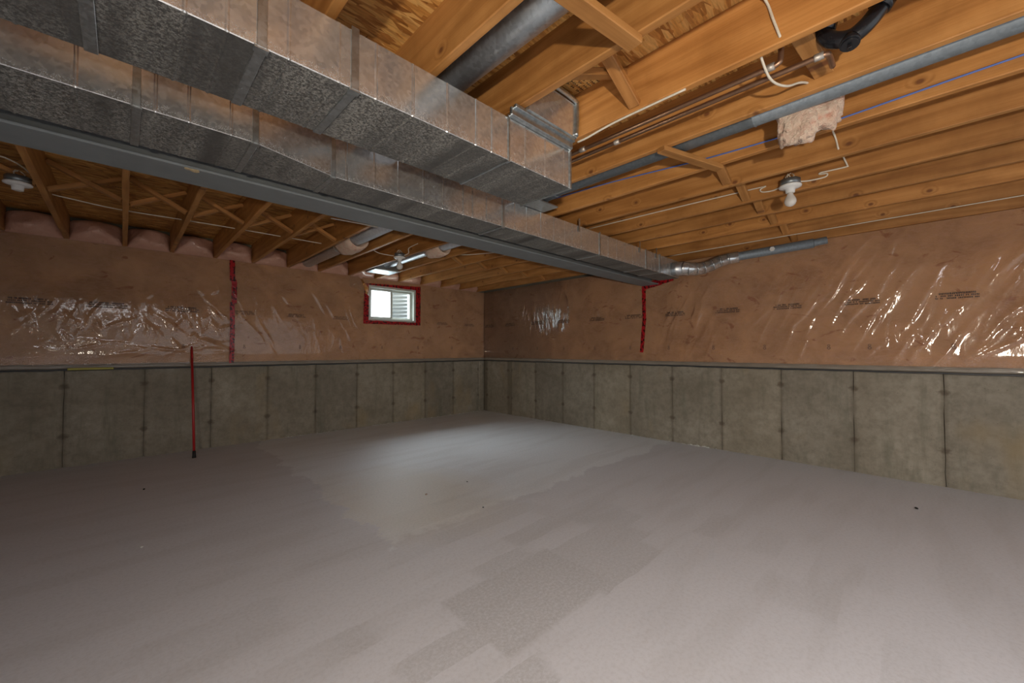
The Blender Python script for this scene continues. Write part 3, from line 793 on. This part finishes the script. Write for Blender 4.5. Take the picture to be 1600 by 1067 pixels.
# window surround: four strips in one thing
tw = empty('sheathing_tape', (WX0, Y0, WZ0), 'red tape bordering the small basement window on all four sides', 'tape', 'red sheathing tapes')
def strip(u0, z0, u1, z1, u2, z2, u3, z3):
    bm = bmesh.new(); n = 24; rr = random.Random(int(u0 * 100 + z0 * 10)); a = []; b = []
    for k in range(n + 1):
        s = k / n; j = rr.uniform(-0.003, 0.003)
        ua, za = u0 + (u1 - u0) * s, z0 + (z1 - z0) * s; ub, zb = u3 + (u2 - u3) * s, z3 + (z2 - z3) * s
        for L_, (q, w_) in ((a, (ua, za)), (b, (ub, zb))):
            h = 0.037 + rr.uniform(0, 0.003)
            L_.append(bm.verts.new((q + (j if abs(u1 - u0) < 0.1 else 0), Y0 - h, w_ + (j if abs(u1 - u0) > 0.1 else 0))))
    for k in range(n): bm.faces.new((a[k], a[k + 1], b[k + 1], b[k]))
    o = from_bm('tape_strip', bm, M['tape'], tw); m = o.modifiers.new('t', 'SOLIDIFY'); m.thickness = 0.001; m.offset = 0
strip(2.640, 2.215, 3.640, 2.262, 3.640, 2.196, 2.655, 2.196)      # top, rising to the right
strip(2.640, 1.590, 3.640, 1.600, 3.640, 1.645, 2.640, 1.645)
strip(2.640, 1.640, 2.655, 2.205, 2.722, 2.205, 2.722, 1.640)
strip(3.550, 1.640, 3.550, 2.205, 3.640, 2.205, 3.640, 1.640)
rebase(tw)
# loose flap of clear film at the upper left of the window
bm = bmesh.new(); g = []
for i in range(9):
    row = []
    for j in range(9):
        u, v = i / 8, j / 8
        row.append(bm.verts.new((2.42 + 0.30 * u, Y0 - 0.05 - 0.05 * math.sin(PI * u) * (1 - v) - 0.008 * math.sin(9 * u + 5 * v), 2.02 + 0.12 * (1 - u) + 0.24 * v - 0.0 * u)))
    g.append(row)
for i in range(8):
    for j in range(8): bm.faces.new((g[i][j], g[i + 1][j], g[i + 1][j + 1], g[i][j + 1]))
o = from_bm('film_flap', bm, M['film'], wl, smooth=True)

# ------------------------------------------------------------------ rectangular ducts
def duct_section(parent, xa, xb, yr, yr2, yl, z0, z1, ribs, gauge=0.0022):
    """sheet-metal section along x; right side at yr (start) .. yr2 (end), left side yl; raised cross beads at ribs"""
    xs = [xa, xb]
    for rx in ribs:
        if xa + 0.012 < rx < xb - 0.012: xs += [rx - 0.006, rx - 0.0015, rx + 0.0015, rx + 0.006]
    xs = sorted(xs); bm = bmesh.new(); rows = []
    for x in xs:
        up = any(abs(x - rx) < 0.002 for rx in ribs)
        e = gauge if up else 0.0
        y_r = yr + (yr2 - yr) * (x - xa) / max(1e-6, xb - xa)
        b = 0.0025
        prof = [(y_r - e, z0 + b, 0), (y_r - e, z1, 0), (yl + e, z1, 0), (yl + e, z0 + b, 0), (yl + e - b, z0 - e, 1), (y_r - e + b, z0 - e, 1)]
        rows.append([bm.verts.new((x, p[0], p[1])) for p in prof])
    for a, c_ in zip(rows, rows[1:]):
        for k in range(6):
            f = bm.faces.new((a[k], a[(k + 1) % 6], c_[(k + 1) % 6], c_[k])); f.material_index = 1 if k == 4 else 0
    bm.faces.new(rows[0]); bm.faces.new(rows[-1][::-1])
    bmesh.ops.recalc_face_normals(bm, faces=bm.faces[:])
    me = bpy.data.meshes.new('duct_section'); bm.to_mesh(me); bm.free()
    me.materials.append(M['duct_side']); me.materials.append(M['duct_bottom'])
    o = bpy.data.objects.new('duct_section', me); COL.objects.link(o); o.parent = parent; return o
def cleat(parent, x, yr, yl, z0, z1, wd=0.030, side_tab=True):
    bm = bmesh.new(); g = 0.005
    add_box(bm, x - wd / 2, x + wd / 2, yr - 0.002, yl + 0.002, z0 - g, z0 + 0.001, 0.0015)
    add_box(bm, x - wd * 0.42, x + wd * 0.42, yr - g, yr + 0.001, z0 - 0.003, z1 + 0.012, 0.001)
    add_box(bm, x - wd * 0.42, x + wd * 0.42, yl - 0.001, yl + g, z0 - 0.003, z1 + 0.012, 0.001)
    add_box(bm, x - wd * 0.6, x + wd * 0.6, yr - 0.004, yr + 0.02, z0 - g - 0.003, z0 - g + 0.002)
    return from_bm('joint_cleat', bm, M['duct_end'], parent)

ZD0, ZD1 = 2.05, 2.247
UY0, UY1 = 1.312, 1.675
up = empty('supply_duct', (0, (UY0 + UY1) / 2, ZD0), 'larger near galvanised sheet metal duct with open-seamed blunt end, nearest the camera', 'duct')
up['label'] = 'near galvanised rectangular duct ending bluntly under the joists, dusty speckled underside'
cl = [-3.38, -2.0, -1.16, -0.62, -0.08, 0.272, 0.541, 1.248, 1.708]
rb = [-0.95, -0.80, -0.35, -0.22, 0.10, 0.19, 0.342, 0.489, 0.616, 0.760, 0.915, 1.061, 1.15, 1.361, 1.506, 1.656]
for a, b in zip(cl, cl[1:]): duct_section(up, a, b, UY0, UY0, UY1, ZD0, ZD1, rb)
for x in cl[2:-2]: cleat(up, x, UY0, UY1, ZD0, ZD1)
cleat(up, 1.253, UY0, UY1, ZD0, ZD1, 0.012)
bm = bmesh.new()   # folded end cap standing slightly proud
add_box(bm, 1.700, 1.716, UY0 - 0.006, UY1 + 0.006, ZD0 - 0.006, ZD1 + 0.004, 0.002)
add_box(bm, 1.716, 1.719, UY0 + 0.01, UY1 - 0.01, ZD0 + 0.01, ZD1 - 0.01)
from_bm('end_cap', bm, M['duct_end'], up)
# take-off boot climbing into the joist bay, with its folded collar
bm = bmesh.new()
add_box(bm, 1.250, 1.705, 1.288, 1.306, 2.252, 2.292, 0.004)
add_box(bm, 1.250, 1.705, 1.296, 1.66, 2.249, 2.258, 0.002)
add_box(bm, 1.262, 1.705, 1.272, 1.292, 2.284, 2.302, 0.003)
from_bm('boot_collar', bm, M['duct_end'], up)
bm = bmesh.new(); add_box(bm, 1.336, 1.705, 1.262, 1.62, 2.300, 2.492, 0.0)
vs = [v for v in bm.verts if v.co.z > 2.4 and v.co.y < 1.3]
es = [e for e in bm.edges if all(v in vs for v in e.verts)]
bmesh.ops.bevel(bm, geom=es, offset=0.02, segments=4, affect='EDGES')
b_ = from_bm('takeoff_boot', bm, M['duct_side'], up)
bm = bmesh.new()
add_tube(bm, smooth_path([(1.340, 1.255, 2.486), (1.60, 1.255, 2.490), (1.685, 1.256, 2.484), (1.697, 1.257, 2.470), (1.697, 1.257, 2.38), (1.690, 1.258, 2.305)], 4), 0.0125, 8)
from_bm('boot_hem', bm, M['duct_end'], up)
rebase(up)

LW0, LN0, LY1 = 1.943, 2.052, 2.312
lo = empty('supply_duct', (0, 2.2, ZD0), 'long galvanised rectangular duct hugging the steel beam and tapering once, running to the right wall', 'duct')
duct_section(lo, XB + 0.02, -1.2, LW0, LW0, LY1, ZD0, ZD1, [])
c2 = [-1.2, -0.50, 0.020, 0.385]
for a, b in zip(c2, c2[1:]): duct_section(lo, a, b, LW0, LW0, LY1, ZD0, ZD1, [-0.9, -0.7, -0.3, -0.127, 0.071, 0.166, 0.30])
duct_section(lo, 0.385, 0.742, LW0, LN0, LY1, ZD0, ZD1, [])
c3 = [0.742, 1.905, 3.11, 3.98, 4.30, 4.80]
rb3 = [0.807, 0.958, 1.098, 1.26, 1.399, 1.554, 1.631, 1.75, 2.02, 2.145, 2.303, 2.46, 2.60, 2.70, 2.826, 3.25, 3.40, 3.55, 3.70, 3.78, 3.86, 4.10, 4.17, 4.38, 4.46, 4.54]
for a, b in zip(c3, c3[1:]): duct_section(lo, a, b, LN0, LN0, LY1, ZD0, ZD1, rb3)
for x in (-0.50, 0.020, 0.385): cleat(lo, x, LW0, LY1, ZD0, ZD1, 0.026)
for x in (0.742, 1.905, 3.11, 3.98, 4.30): cleat(lo, x, LN0, LY1, ZD0, ZD1, 0.026)
for x in (2.78, 3.83, 4.20): box('hanger_strap', x, x + 0.02, LN0 - 0.008, LN0 - 0.0055, ZD1 - 0.05, ZJ, M['duct_end'], lo)
rebase(lo)

# boot where the long round pipe leaves the top of the duct
# ------------------------------------------------------------------ steel beam
be = empty('steel_beam', (1.0, 2.545, 2.05), 'grey primed steel I-beam carrying the joists, running the length of the room to the right wall', 'beam')
bm = bmesh.new(); add_box(bm, XB + 0.01, X0 - 0.0, 2.432, 2.67, 2.050, 2.063, 0.003); from_bm('bottom_flange', bm, M['steel'], be)
bm = bmesh.new(); add_box(bm, XB + 0.01, X0, 2.42, 2.67, 2.257, 2.270, 0.003); from_bm('top_flange', bm, M['steel'], be)
bm = bmesh.new(); add_box(bm, XB + 0.01, X0, 2.541, 2.549, 2.063, 2.257); from_bm('web', bm, M['steel'], be)
bm = bmesh.new(); add_box(bm, XB + 0.01, X0, 2.425, 2.665, 2.270, 2.308, 0.002); o = from_bm('wood_plate', bm, M['brace'], be); o['label'] = 'flat wooden plate lying on the steel'
r = random.Random(5); bm = bmesh.new()
for _ in range(9):
    m = Matrix.Translation((0.225 + r.uniform(-0.02, 0.02), 2.44 + r.uniform(-0.01, 0.02), 2.047)) @ Matrix.Diagonal((0.013, 0.009, 0.004, 1))
    bmesh.ops.create_icosphere(bm, subdivisions=1, radius=1, matrix=m)
o = from_bm('glue_smear', bm, M['smear'] if 'smear' in M else plain('tan_smear', (0.42, 0.33, 0.2), 0.7), be)
rebase(be)

# ------------------------------------------------------------------ round pipes
def ringed_pipe(bm, p, q, r, rings=(), seg=24):
    p, q = Vector(p), Vector(q); d = (q - p); L = d.length; d.normalize(); pts = [p]; rs = [r]
    for s in sorted(rings):
        for ds, e in ((-0.006, 0), (-0.002, 0.0035), (0.002, 0.0035), (0.006, 0)): pts.append(p + d * (s + ds)); rs.append(r + e)
    pts.append(q); rs.append(r); add_tube(bm, pts, rs, seg)
o = empty('round_duct', (1.075, 1.7, 2.40), 'wide dark grey round duct in the joist bay above the near rectangular duct', 'duct')
bm = bmesh.new(); ringed_pipe(bm, (1.030, 1.80, 2.400), (1.030, -1.6, 2.400), 0.076, (), 32); from_bm('pipe', bm, M['pipe_metal'], o)
bm = bmesh.new(); add_tube(bm, smooth_path([(1.030, 1.79, 2.40), (1.030, 1.90, 2.39), (1.030, 1.99, 2.33), (1.030, 2.01, 2.262)], 5), 0.0765, 24); from_bm('elbow', bm, M['pipe_metal'], o)
rebase(o)
o = empty('round_duct', (2.262, 1.9, 2.36), 'long slim grey round duct running between two joists beside the blue line', 'duct')
bm = bmesh.new(); ringed_pipe(bm, (2.268, 1.88, 2.370), (2.268, -3.4, 2.370), 0.058, (1.3, 2.82), 24); from_bm('pipe', bm, M['old_pipe'], o)
bm = bmesh.new(); add_tube(bm, smooth_path([(2.268, 1.86, 2.366), (2.268, 1.98, 2.36), (2.268, 2.07, 2.32), (2.268, 2.09, 2.263)], 5), [0.059 + 0.0004 * k for k in range(16)], 24); from_bm('elbow', bm, M['old_pipe'], o)
bm = bmesh.new(); add_box(bm, 2.02, 2.33, 1.90, 2.14, 2.2505, 2.262, 0.003); from_bm('boot_flange', bm, M['duct_end'], o)
rebase(o)
# branch at the far end of the long duct: adjustable elbow then a straight run along the right wall
o = empty('branch_duct', (4.6, 2.05, 2.15), 'shiny round branch duct with crimped elbow running along the right wall top', 'duct')
bm = bmesh.new(); ringed_pipe(bm, (4.66, 2.050, 2.135), (4.66, 1.93, 2.130), 0.080, (0.05,), 28); from_bm('collar', bm, M['pipe_metal'], o)
pth = [(4.66, 1.935, 2.130), (4.67, 1.88, 2.118), (4.70, 1.81, 2.112), (4.745, 1.75, 2.120), (4.80, 1.68, 2.150), (4.85, 1.61, 2.190), (4.89, 1.53, 2.213), (4.915, 1.44, 2.222)]
for i in range(len(pth) - 1):
    bm = bmesh.new(); ra = 0.077 - 0.0025 * i
    ringed_pipe(bm, pth[i], Vector(pth[i + 1]) + (Vector(pth[i + 1]) - Vector(pth[i])).normalized() * 0.012, ra, (0.004,), 28)
    from_bm('elbow_gore', bm, M['duct_side'], o)
bm = bmesh.new(); ringed_pipe(bm, (4.915, 1.46, 2.226), (4.965, 0.76, 2.256), 0.046, (0.03,), 24); from_bm('pipe', bm, M['old_pipe'], o)
bm = bmesh.new(); ringed_pipe(bm, (4.965, 0.775, 2.257), (4.99, 0.655, 2.272), 0.036, (0.02,), 20); from_bm('end_fitting', bm, M['old_pipe'], o)
bm = bmesh.new(); m = Matrix.Translation((4.888, 1.10, 2.245)) @ Matrix.Rotation(PI / 2, 4, 'Y'); bmesh.ops.create_cone(bm, cap_ends=True, segments=6, radius1=0.026, radius2=0.018, depth=0.008, matrix=m); from_bm('strap_clip', bm, M['porcelain'], o)
rebase(o)
# ducts above the left part of the ceiling
o = empty('round_duct', (1.82, 4.8, 2.36), 'left ceiling round duct wrapped by a torn pink insulation collar, nearer one', 'duct')
o['label'] = 'round duct in the left ceiling passing through a pink insulation wrap, nearer the camera'
bm = bmesh.new(); ringed_pipe(bm, (1.80, 3.45, 2.405), (1.80, 5.88, 2.405), 0.085, (1.3,), 24); from_bm('pipe', bm, M['pipe_metal'], o); rebase(o)
o = empty('round_duct', (2.64, 4.4, 2.36), 'round duct in the left ceiling feeding the register boot above the window', 'duct')
bm = bmesh.new(); ringed_pipe(bm, (2.64, 3.2, 2.395), (2.64, 5.30, 2.395), 0.066, (1.0,), 24); from_bm('pipe', bm, M['pipe_metal'], o)
bm = bmesh.new(); add_box(bm, 2.47, 2.80, 5.22, 5.50, 2.305, 2.40, 0.006); add_box(bm, 2.455, 2.815, 5.20, 5.52, 2.292, 2.304, 0.003)
b2 = from_bm('register_boot', bm, M['duct_end'], o)
box('boot_lip', 2.46, 2.81, 5.185, 5.205, 2.286, 2.300, M['pvc'], b2)
rebase(o)

# ------------------------------------------------------------------ loose insulation
def chunk(name, loc, size, seed, label, n=3, mat=None):
    bm = bmesh.new(); r = random.Random(seed)
    bmesh.ops.create_icosphere(bm, subdivisions=4, radius=1.0)
    from mathutils import noise as mn
    for v in bm.verts:
        p = v.co.copy()
        q = Vector([math.copysign(abs(c) ** 0.62, c) for c in p])
        d = mn.fractal(p * 1.6 + Vector((seed, 0, 0)), 0.8, 2.0, 4) * 0.34 + mn.noise(p * 6 + Vector((0, seed, 0))) * 0.12
        q *= (1 + d); v.co = Vector((q.x * size[0], q.y * size[1], q.z * size[2]))
    m = bmesh.ops
    o = from_bm(name, bm, mat or M['pink'], smooth=True); o.location = loc
    return tag(o, label, 'insulation', 'loose pieces of pink insulation') if label else o
t = NT('pink_batt_tuft'); c = t.geo(); n2 = t.noise(c, 22, 6, 0.7, 1.2)
t.bump(t.math('ADD', n2, t.noise(c, 90, 4, 0.7)), 1.0, 0.012)
M['tuft'] = t.set(Base_Color=t.ramp(n2, [(0.3, (0.64, 0.30, 0.22)), (0.45, (0.76, 0.54, 0.42)), (0.7, (0.82, 0.70, 0.56))]), Roughness=0.95)
ch = empty('insulation_wad', (2.30, 0.36, 2.30), 'wad of pink fibreglass stuffed around the long grey pipe between right side joists', 'insulation', 'loose pieces of pink insulation')
a = chunk('fibreglass_tuft', (2.345, 0.418, 2.300), (0.055, 0.075, 0.108), 3, None, mat=M['tuft']); a.parent = ch
a = chunk('fibreglass_tuft', (2.395, 0.315, 2.345), (0.062, 0.060, 0.090), 8, None, mat=M['tuft']); a.parent = ch
rebase(ch)
def ringchunk(loc, R, r_, L, seed, label):
    """torn sleeve of insulation round a duct, sagging underneath"""
    from mathutils import noise as mn
    bm = bmesh.new(); nu, nv = 28, 10; rows = []
    for i in range(nu):
        a = 2 * PI * i / nu; row = []
        for j in range(nv):
            b = 2 * PI * j / nv
            rr = R + r_ * 0.5 + r_ * 0.5 * math.cos(b); y = L * 0.5 * math.sin(b)
            p = Vector((rr * math.cos(a), y, rr * math.sin(a)))
            k = mn.noise(p * 14 + Vector((seed, 0, 0))) * 0.014
            if p.z < 0: p.z *= 1.06
            row.append(bm.verts.new(p * (1 + k * 6)))
        rows.append(row)
    for i in range(nu):
        for j in range(nv): bm.faces.new((rows[i][j], rows[(i + 1) % nu][j], rows[(i + 1) % nu][(j + 1) % nv], rows[i][(j + 1) % nv]))
    o = from_bm('insulation_sleeve', bm, M['tuft'], smooth=True); o.location = loc
    return tag(o, label, 'insulation', 'loose pieces of pink insulation')
ringchunk((1.80, 4.42, 2.405), 0.088, 0.055, 0.42, 1, 'pink insulation sleeve around the nearer left ceiling duct')
ringchunk((2.64, 3.98, 2.395), 0.069, 0.05, 0.30, 5, 'pink insulation sleeve around the duct behind the middle bulb')

# ------------------------------------------------------------------ copper pipes, drain trap
o = empty('copper_pipe', (1.885, 1.0, 2.30), 'lower of two tarnished copper pipes in the joist bay, ending at the black trap', 'pipe', 'copper water pipes')
bm = bmesh.new(); add_tube(bm, [(1.890, 2.3, 2.300), (1.890, 0.262, 2.300)] + smooth_path([(1.890, 0.255, 2.300), (1.897, 0.240, 2.302), (1.925, 0.236, 2.305), (2.000, 0.236, 2.305)], 4), 0.0105, 12); from_bm('pipe', bm, M['copper'], o)
for y in (1.12, 0.248): 
    bm = bmesh.new(); add_tube(bm, [(1.890, y + 0.03, 2.300), (1.890, y + 0.027, 2.3), (1.890, y, 2.300)], 0.0135, 12); from_bm('coupling', bm, M['solder'], o)
rebase(o)
o = empty('copper_pipe', (1.83, 1.0, 2.30), 'upper of two tarnished copper pipes in the joist bay, elbowing up beside a white cable', 'pipe', 'copper water pipes')
bm = bmesh.new(); add_tube(bm, [(1.832, 2.3, 2.305), (1.832, 0.430, 2.305)] + smooth_path([(1.832, 0.42, 2.305), (1.834, 0.385, 2.309), (1.836, 0.375, 2.34), (1.838, 0.373, 2.50)], 4), 0.0105, 12); from_bm('pipe', bm, M['copper'], o)
for y, r_ in ((1.30, 0.0135), (0.395, 0.0145)):
    bm = bmesh.new(); add_tube(bm, [(1.832, y + 0.035, 2.305), (1.832, y, 2.305)], r_, 12); from_bm('coupling', bm, M['solder'], o)
rebase(o)
o = empty('drain_trap', (1.93, 0.17, 2.33), 'black plastic drain trap with round cleanout plug hanging between joists', 'drain trap')
bm = bmesh.new(); add_tube(bm, smooth_path([(1.92, 0.262, 2.50), (1.92, 0.258, 2.42), (1.925, 0.235, 2.372), (1.93, 0.200, 2.352), (1.935, 0.165, 2.352), (1.94, 0.130, 2.375), (1.945, 0.100, 2.41), (1.95, 0.070, 2.455), (1.95, 0.05, 2.52)], 6), 0.029, 20)
from_bm('bend', bm, M['abs'], o)
bm = bmesh.new(); add_tube(bm, [(1.925, 0.243, 2.44), (1.9235, 0.252, 2.405)], 0.036, 20); from_bm('hub_ring', bm, M['abs'], o)
bm = bmesh.new(); add_tube(bm, [(1.945, 0.095, 2.418), (1.948, 0.078, 2.445)], 0.036, 20); from_bm('hub_ring', bm, M['abs'], o)
bm = bmesh.new(); add_tube(bm, [(1.932, 0.176, 2.345), (1.922, 0.176, 2.318)], [0.030, 0.031], 20); from_bm('plug_seat', bm, M['abs'], o)
bm = bmesh.new(); add_tube(bm, [(1.9235, 0.176, 2.322), (1.9205, 0.176, 2.313)], 0.026, 20); add_box(bm, 1.912, 1.928, 0.170, 0.182, 2.300, 2.314, 0.002); from_bm('cleanout_plug', bm, M['abs'], o)
rebase(o)

# ------------------------------------------------------------------ cables
def cable(pts, label, r=0.0048, mat='cable', group='white electrical cables', name='electrical_cable', cat='cable', k=6):
    bm = bmesh.new(); add_tube(bm, smooth_path(pts, k), r, 8)
    o = from_bm(name, bm, M[mat]); return tag(o, label, cat, group)
cable([(1.42, 0.50, 2.535), (1.60, 0.43, 2.52), (1.700, 0.395, 2.49), (1.704, 0.37, 2.40), (1.709, 0.353, 2.336), (1.722, 0.352, 2.333)], 'white cable dropping down the face of the near right joist into a drilled hole')
cable([(1.752, 0.425, 2.355), (1.78, 0.428, 2.325), (1.86, 0.415, 2.272), (1.96, 0.385, 2.278), (2.06, 0.355, 2.325), (2.124, 0.340, 2.347), (2.145, 0.338, 2.350)], 'white cable sagging past the copper pipes into the joist face')
cable([(2.62, 0.40, 2.46), (2.72, 0.39, 2.47), (2.85, 0.365, 2.478), (2.955, 0.345, 2.43), (2.968, 0.333, 2.36), (2.975, 0.331, 2.352)], 'short white cable loop dropping to the joist below the pink wad')
cable([(3.012, 0.36, 2.46), (3.20, 0.36, 2.49), (3.36, 0.352, 2.45), (3.393, 0.335, 2.395), (3.393, 0.34, 2.386), (3.394, 0.42, 2.388), (3.392, 0.475, 2.389), (3.392, 0.478, 2.380), (3.390, 0.44, 2.372), (3.388, 0.45, 2.352), (3.382, 0.53, 2.350), (3.365, 0.59, 2.356)], 'white cable curling along the joist to the right side of the near bulb')
cable([(3.360, 0.69, 2.352), (3.384, 0.75, 2.345), (3.390, 0.82, 2.355), (3.392, 0.835, 2.378), (3.392, 0.80, 2.392), (3.394, 0.83, 2.394), (3.395, 0.95, 2.398), (3.395, 1.60, 2.410), (3.395, 2.37, 2.420)], 'long white cable stapled along the joist from the near bulb towards the long duct')
cable([(4.655, 2.10, 2.300), (4.655, 1.1, 2.303), (4.655, 0.15, 2.300), (4.655, -3.0, 2.300)], 'thin white cable along the underside edge of the far right joist', 0.004)
cable([(1.722, 0.70, 2.305), (1.718, 1.0, 2.302), (1.71, 1.12, 2.290), (1.704, 1.20, 2.278), (1.712, 1.262, 2.283)], 'white cable hanging from the joist beside the blunt end of the near duct', 0.005)
cable([(-1.3, 4.05, 2.40), (-0.85, 4.02, 2.40), (-0.55, 3.99, 2.385), (-0.46, 4.3, 2.38), (-0.44, 4.62, 2.38), (-0.30, 4.70, 2.38), (-0.05, 4.766, 2.38), (0.40, 4.735, 2.38), (0.8, 4.715, 2.38), (1.2, 4.71, 2.38), (1.60, 4.708, 2.38)], 'white cable threaded straight through the left ceiling joists', 0.0045, k=4)
cable([(1.25, 3.50, 2.303), (1.45, 3.47, 2.302), (1.65, 3.46, 2.303)], 'short pale cable piece under the left joists beside the steel beam', 0.006)
cable([(2.03, 4.45, 2.36), (2.12, 4.42, 2.315), (2.22, 4.38, 2.300), (2.285, 4.37, 2.300)], 'short white cable entering the middle bulb box from the left', 0.0045)
cable([(2.365, 4.27, 2.300), (2.385, 4.20, 2.32), (2.372, 4.17, 2.37), (2.40, 4.02, 2.40)], 'white cable leaving the middle bulb box upward to the right', 0.0045)
cable([(2.87, 4.0, 2.35), (2.96, 3.85, 2.335), (3.06, 3.72, 2.34), (3.23, 3.55, 2.36)], 'sagging white cable in the far left ceiling bay right of the second pink sleeve', 0.0045)
cable([(2.573, 2.2, 2.452), (2.566, 1.6, 2.42), (2.566, 0.94, 2.365), (2.566, 0.47, 2.345), (2.566, 0.336, 2.340), (2.566, -0.30, 2.362), (2.566, -1.2, 2.38), (2.566, -3.2, 2.40)], 'thin blue water line running along the joist face below the grey pipe', 0.0045, 'blue', 'blue water line', 'water_line', 'water line', 4)

# ------------------------------------------------------------------ lampholders
def lamp(loc, label, bulb=True, box_r=0.062, wires=True):
    x, y, z = loc
    o = empty('lampholder', loc, label, 'light fixture', 'bare bulb ceiling fixtures')
    bm = bmesh.new(); n = 8; 
    add_tube(bm, [(x, y, z + 0.042), (x, y, z + 0.002)], box_r, 8); b = from_bm('junction_box', bm, M['boxmetal'], o)
    lathe('porcelain_base', [(0.012, 0.002), (0.064, 0.002), (0.069, -0.004), (0.067, -0.012), (0.048, -0.019), (0.030, -0.023), (0.027, -0.050), (0.021, -0.052)], loc, M['porcelain'], o)
    for s in (-1, 1):
        lathe('screw', [(0.001, -0.0165), (0.005, -0.0165), (0.005, -0.0185), (0.001, -0.0195)], (x + 0.036 * s, y - 0.01 * s, z + 0.002), M['solder'], o, 8)
    if bulb:
        bb = lathe('bulb', [(0.015, -0.048), (0.017, -0.058), (0.022, -0.070), (0.031, -0.086), (0.0365, -0.102), (0.0365, -0.118), (0.029, -0.135), (0.014, -0.145), (0.001, -0.148)], loc, M['bulb'], o)
        lathe('bulb_collar', [(0.001, -0.048), (0.0135, -0.048), (0.0135, -0.060), (0.001, -0.060)], loc, M['solder'], bb, 12)
    if wires:
        for k in range(4):
            a = k * 1.4; bm = bmesh.new()
            add_tube(bm, smooth_path([(x + 0.02 * math.cos(a), y + 0.02 * math.sin(a), z + 0.040), (x + 0.03 * math.cos(a), y + 0.03 * math.sin(a), z + 0.062), (x + 0.012 * math.cos(a + 1), y + 0.012 * math.sin(a + 1), z + 0.085)], 4), 0.003, 6)
            from_bm('wire', bm, M['cable'], b)
    rebase(o); return o
t = NT('frosted_bulb_glass'); M['bulb'] = t.set(Base_Color=(0.74, 0.72, 0.68), Roughness=0.16, Coat_Weight=0.6, Transmission_Weight=0.15)
lamp((3.345, 0.640, 2.335), 'white lampholder with bare bulb under the right side joists')
lamp((2.335, 4.32, 2.283), 'white lampholder with bare bulb in the left ceiling above the window')
lamp((-0.530, 4.26, 2.312), 'white lampholder without a bulb at the far left of the ceiling', bulb=False)

# ------------------------------------------------------------------ red pole, yellow strip, pebbles
o = empty('support_pole', (0.574, 5.60, 0.0), 'thin red pole with black foot leaning against the left wall', 'pole')
tube('shaft', [(0.574, 5.600, 0.055), (0.5755, 5.80, 0.66), (0.577, 6.004, 1.19)], 0.0125, M['redpaint'], o, 14)
tube('upper_tube', [(0.5765, 5.93, 1.00), (0.5775, 6.010, 1.222)], 0.0098, M['redpaint'], o, 12)
tube('foot', [(0.5738, 5.592, 0.0), (0.574, 5.597, 0.035), (0.5742, 5.606, 0.075)], [0.019, 0.016, 0.0145], M['rubber'], o, 14)
rebase(o)
bm = bmesh.new(); add_box(bm, -0.40, -0.07, Y0 - 0.058, Y0 - 0.040, ZC - 0.012, ZC + 0.010, 0.003)
o = from_bm('marking_strip', bm, M['yellow']); tag(o, 'thin yellow strip lying on the concrete ledge of the left wall', 'strip')
pb = [(1.792, 2.851, .010, 'tan pebble on the pale floor patch below the window'), (1.954, 2.323, .006, 'tiny dark pebble near the edge of the pale floor patch'), (2.227, 2.871, .007, 'small dark pebble on the pale patch, farther right'), (4.251, 0.06, .011, 'dark pebble on the floor by the right wall'), (0.143, 4.619, .010, 'dark pebble on the floor left of the red pole foot'), (0.098, 3.282, .008, 'pale pebble on the left side of the floor')]
for x, y, s, lb in pb:
    bm = bmesh.new(); bmesh.ops.create_icosphere(bm, subdivisions=2, radius=s, matrix=Matrix.Translation((x, y, s * 0.5)) @ Matrix.Rotation(x * 9, 4, 'Z') @ Matrix.Diagonal((1.3, 0.8, 0.55, 1)))
    for v in bm.verts: v.co += Vector((random.uniform(-1, 1), random.uniform(-1, 1), random.uniform(-1, 1))) * s * 0.08
    o = from_bm('pebble', bm, M['efflor'] if 'pale' in lb[:5] else M['rubber'] if 'dark' in lb else M['fence']); tag(o, lb, 'pebble', 'pebbles on the floor')
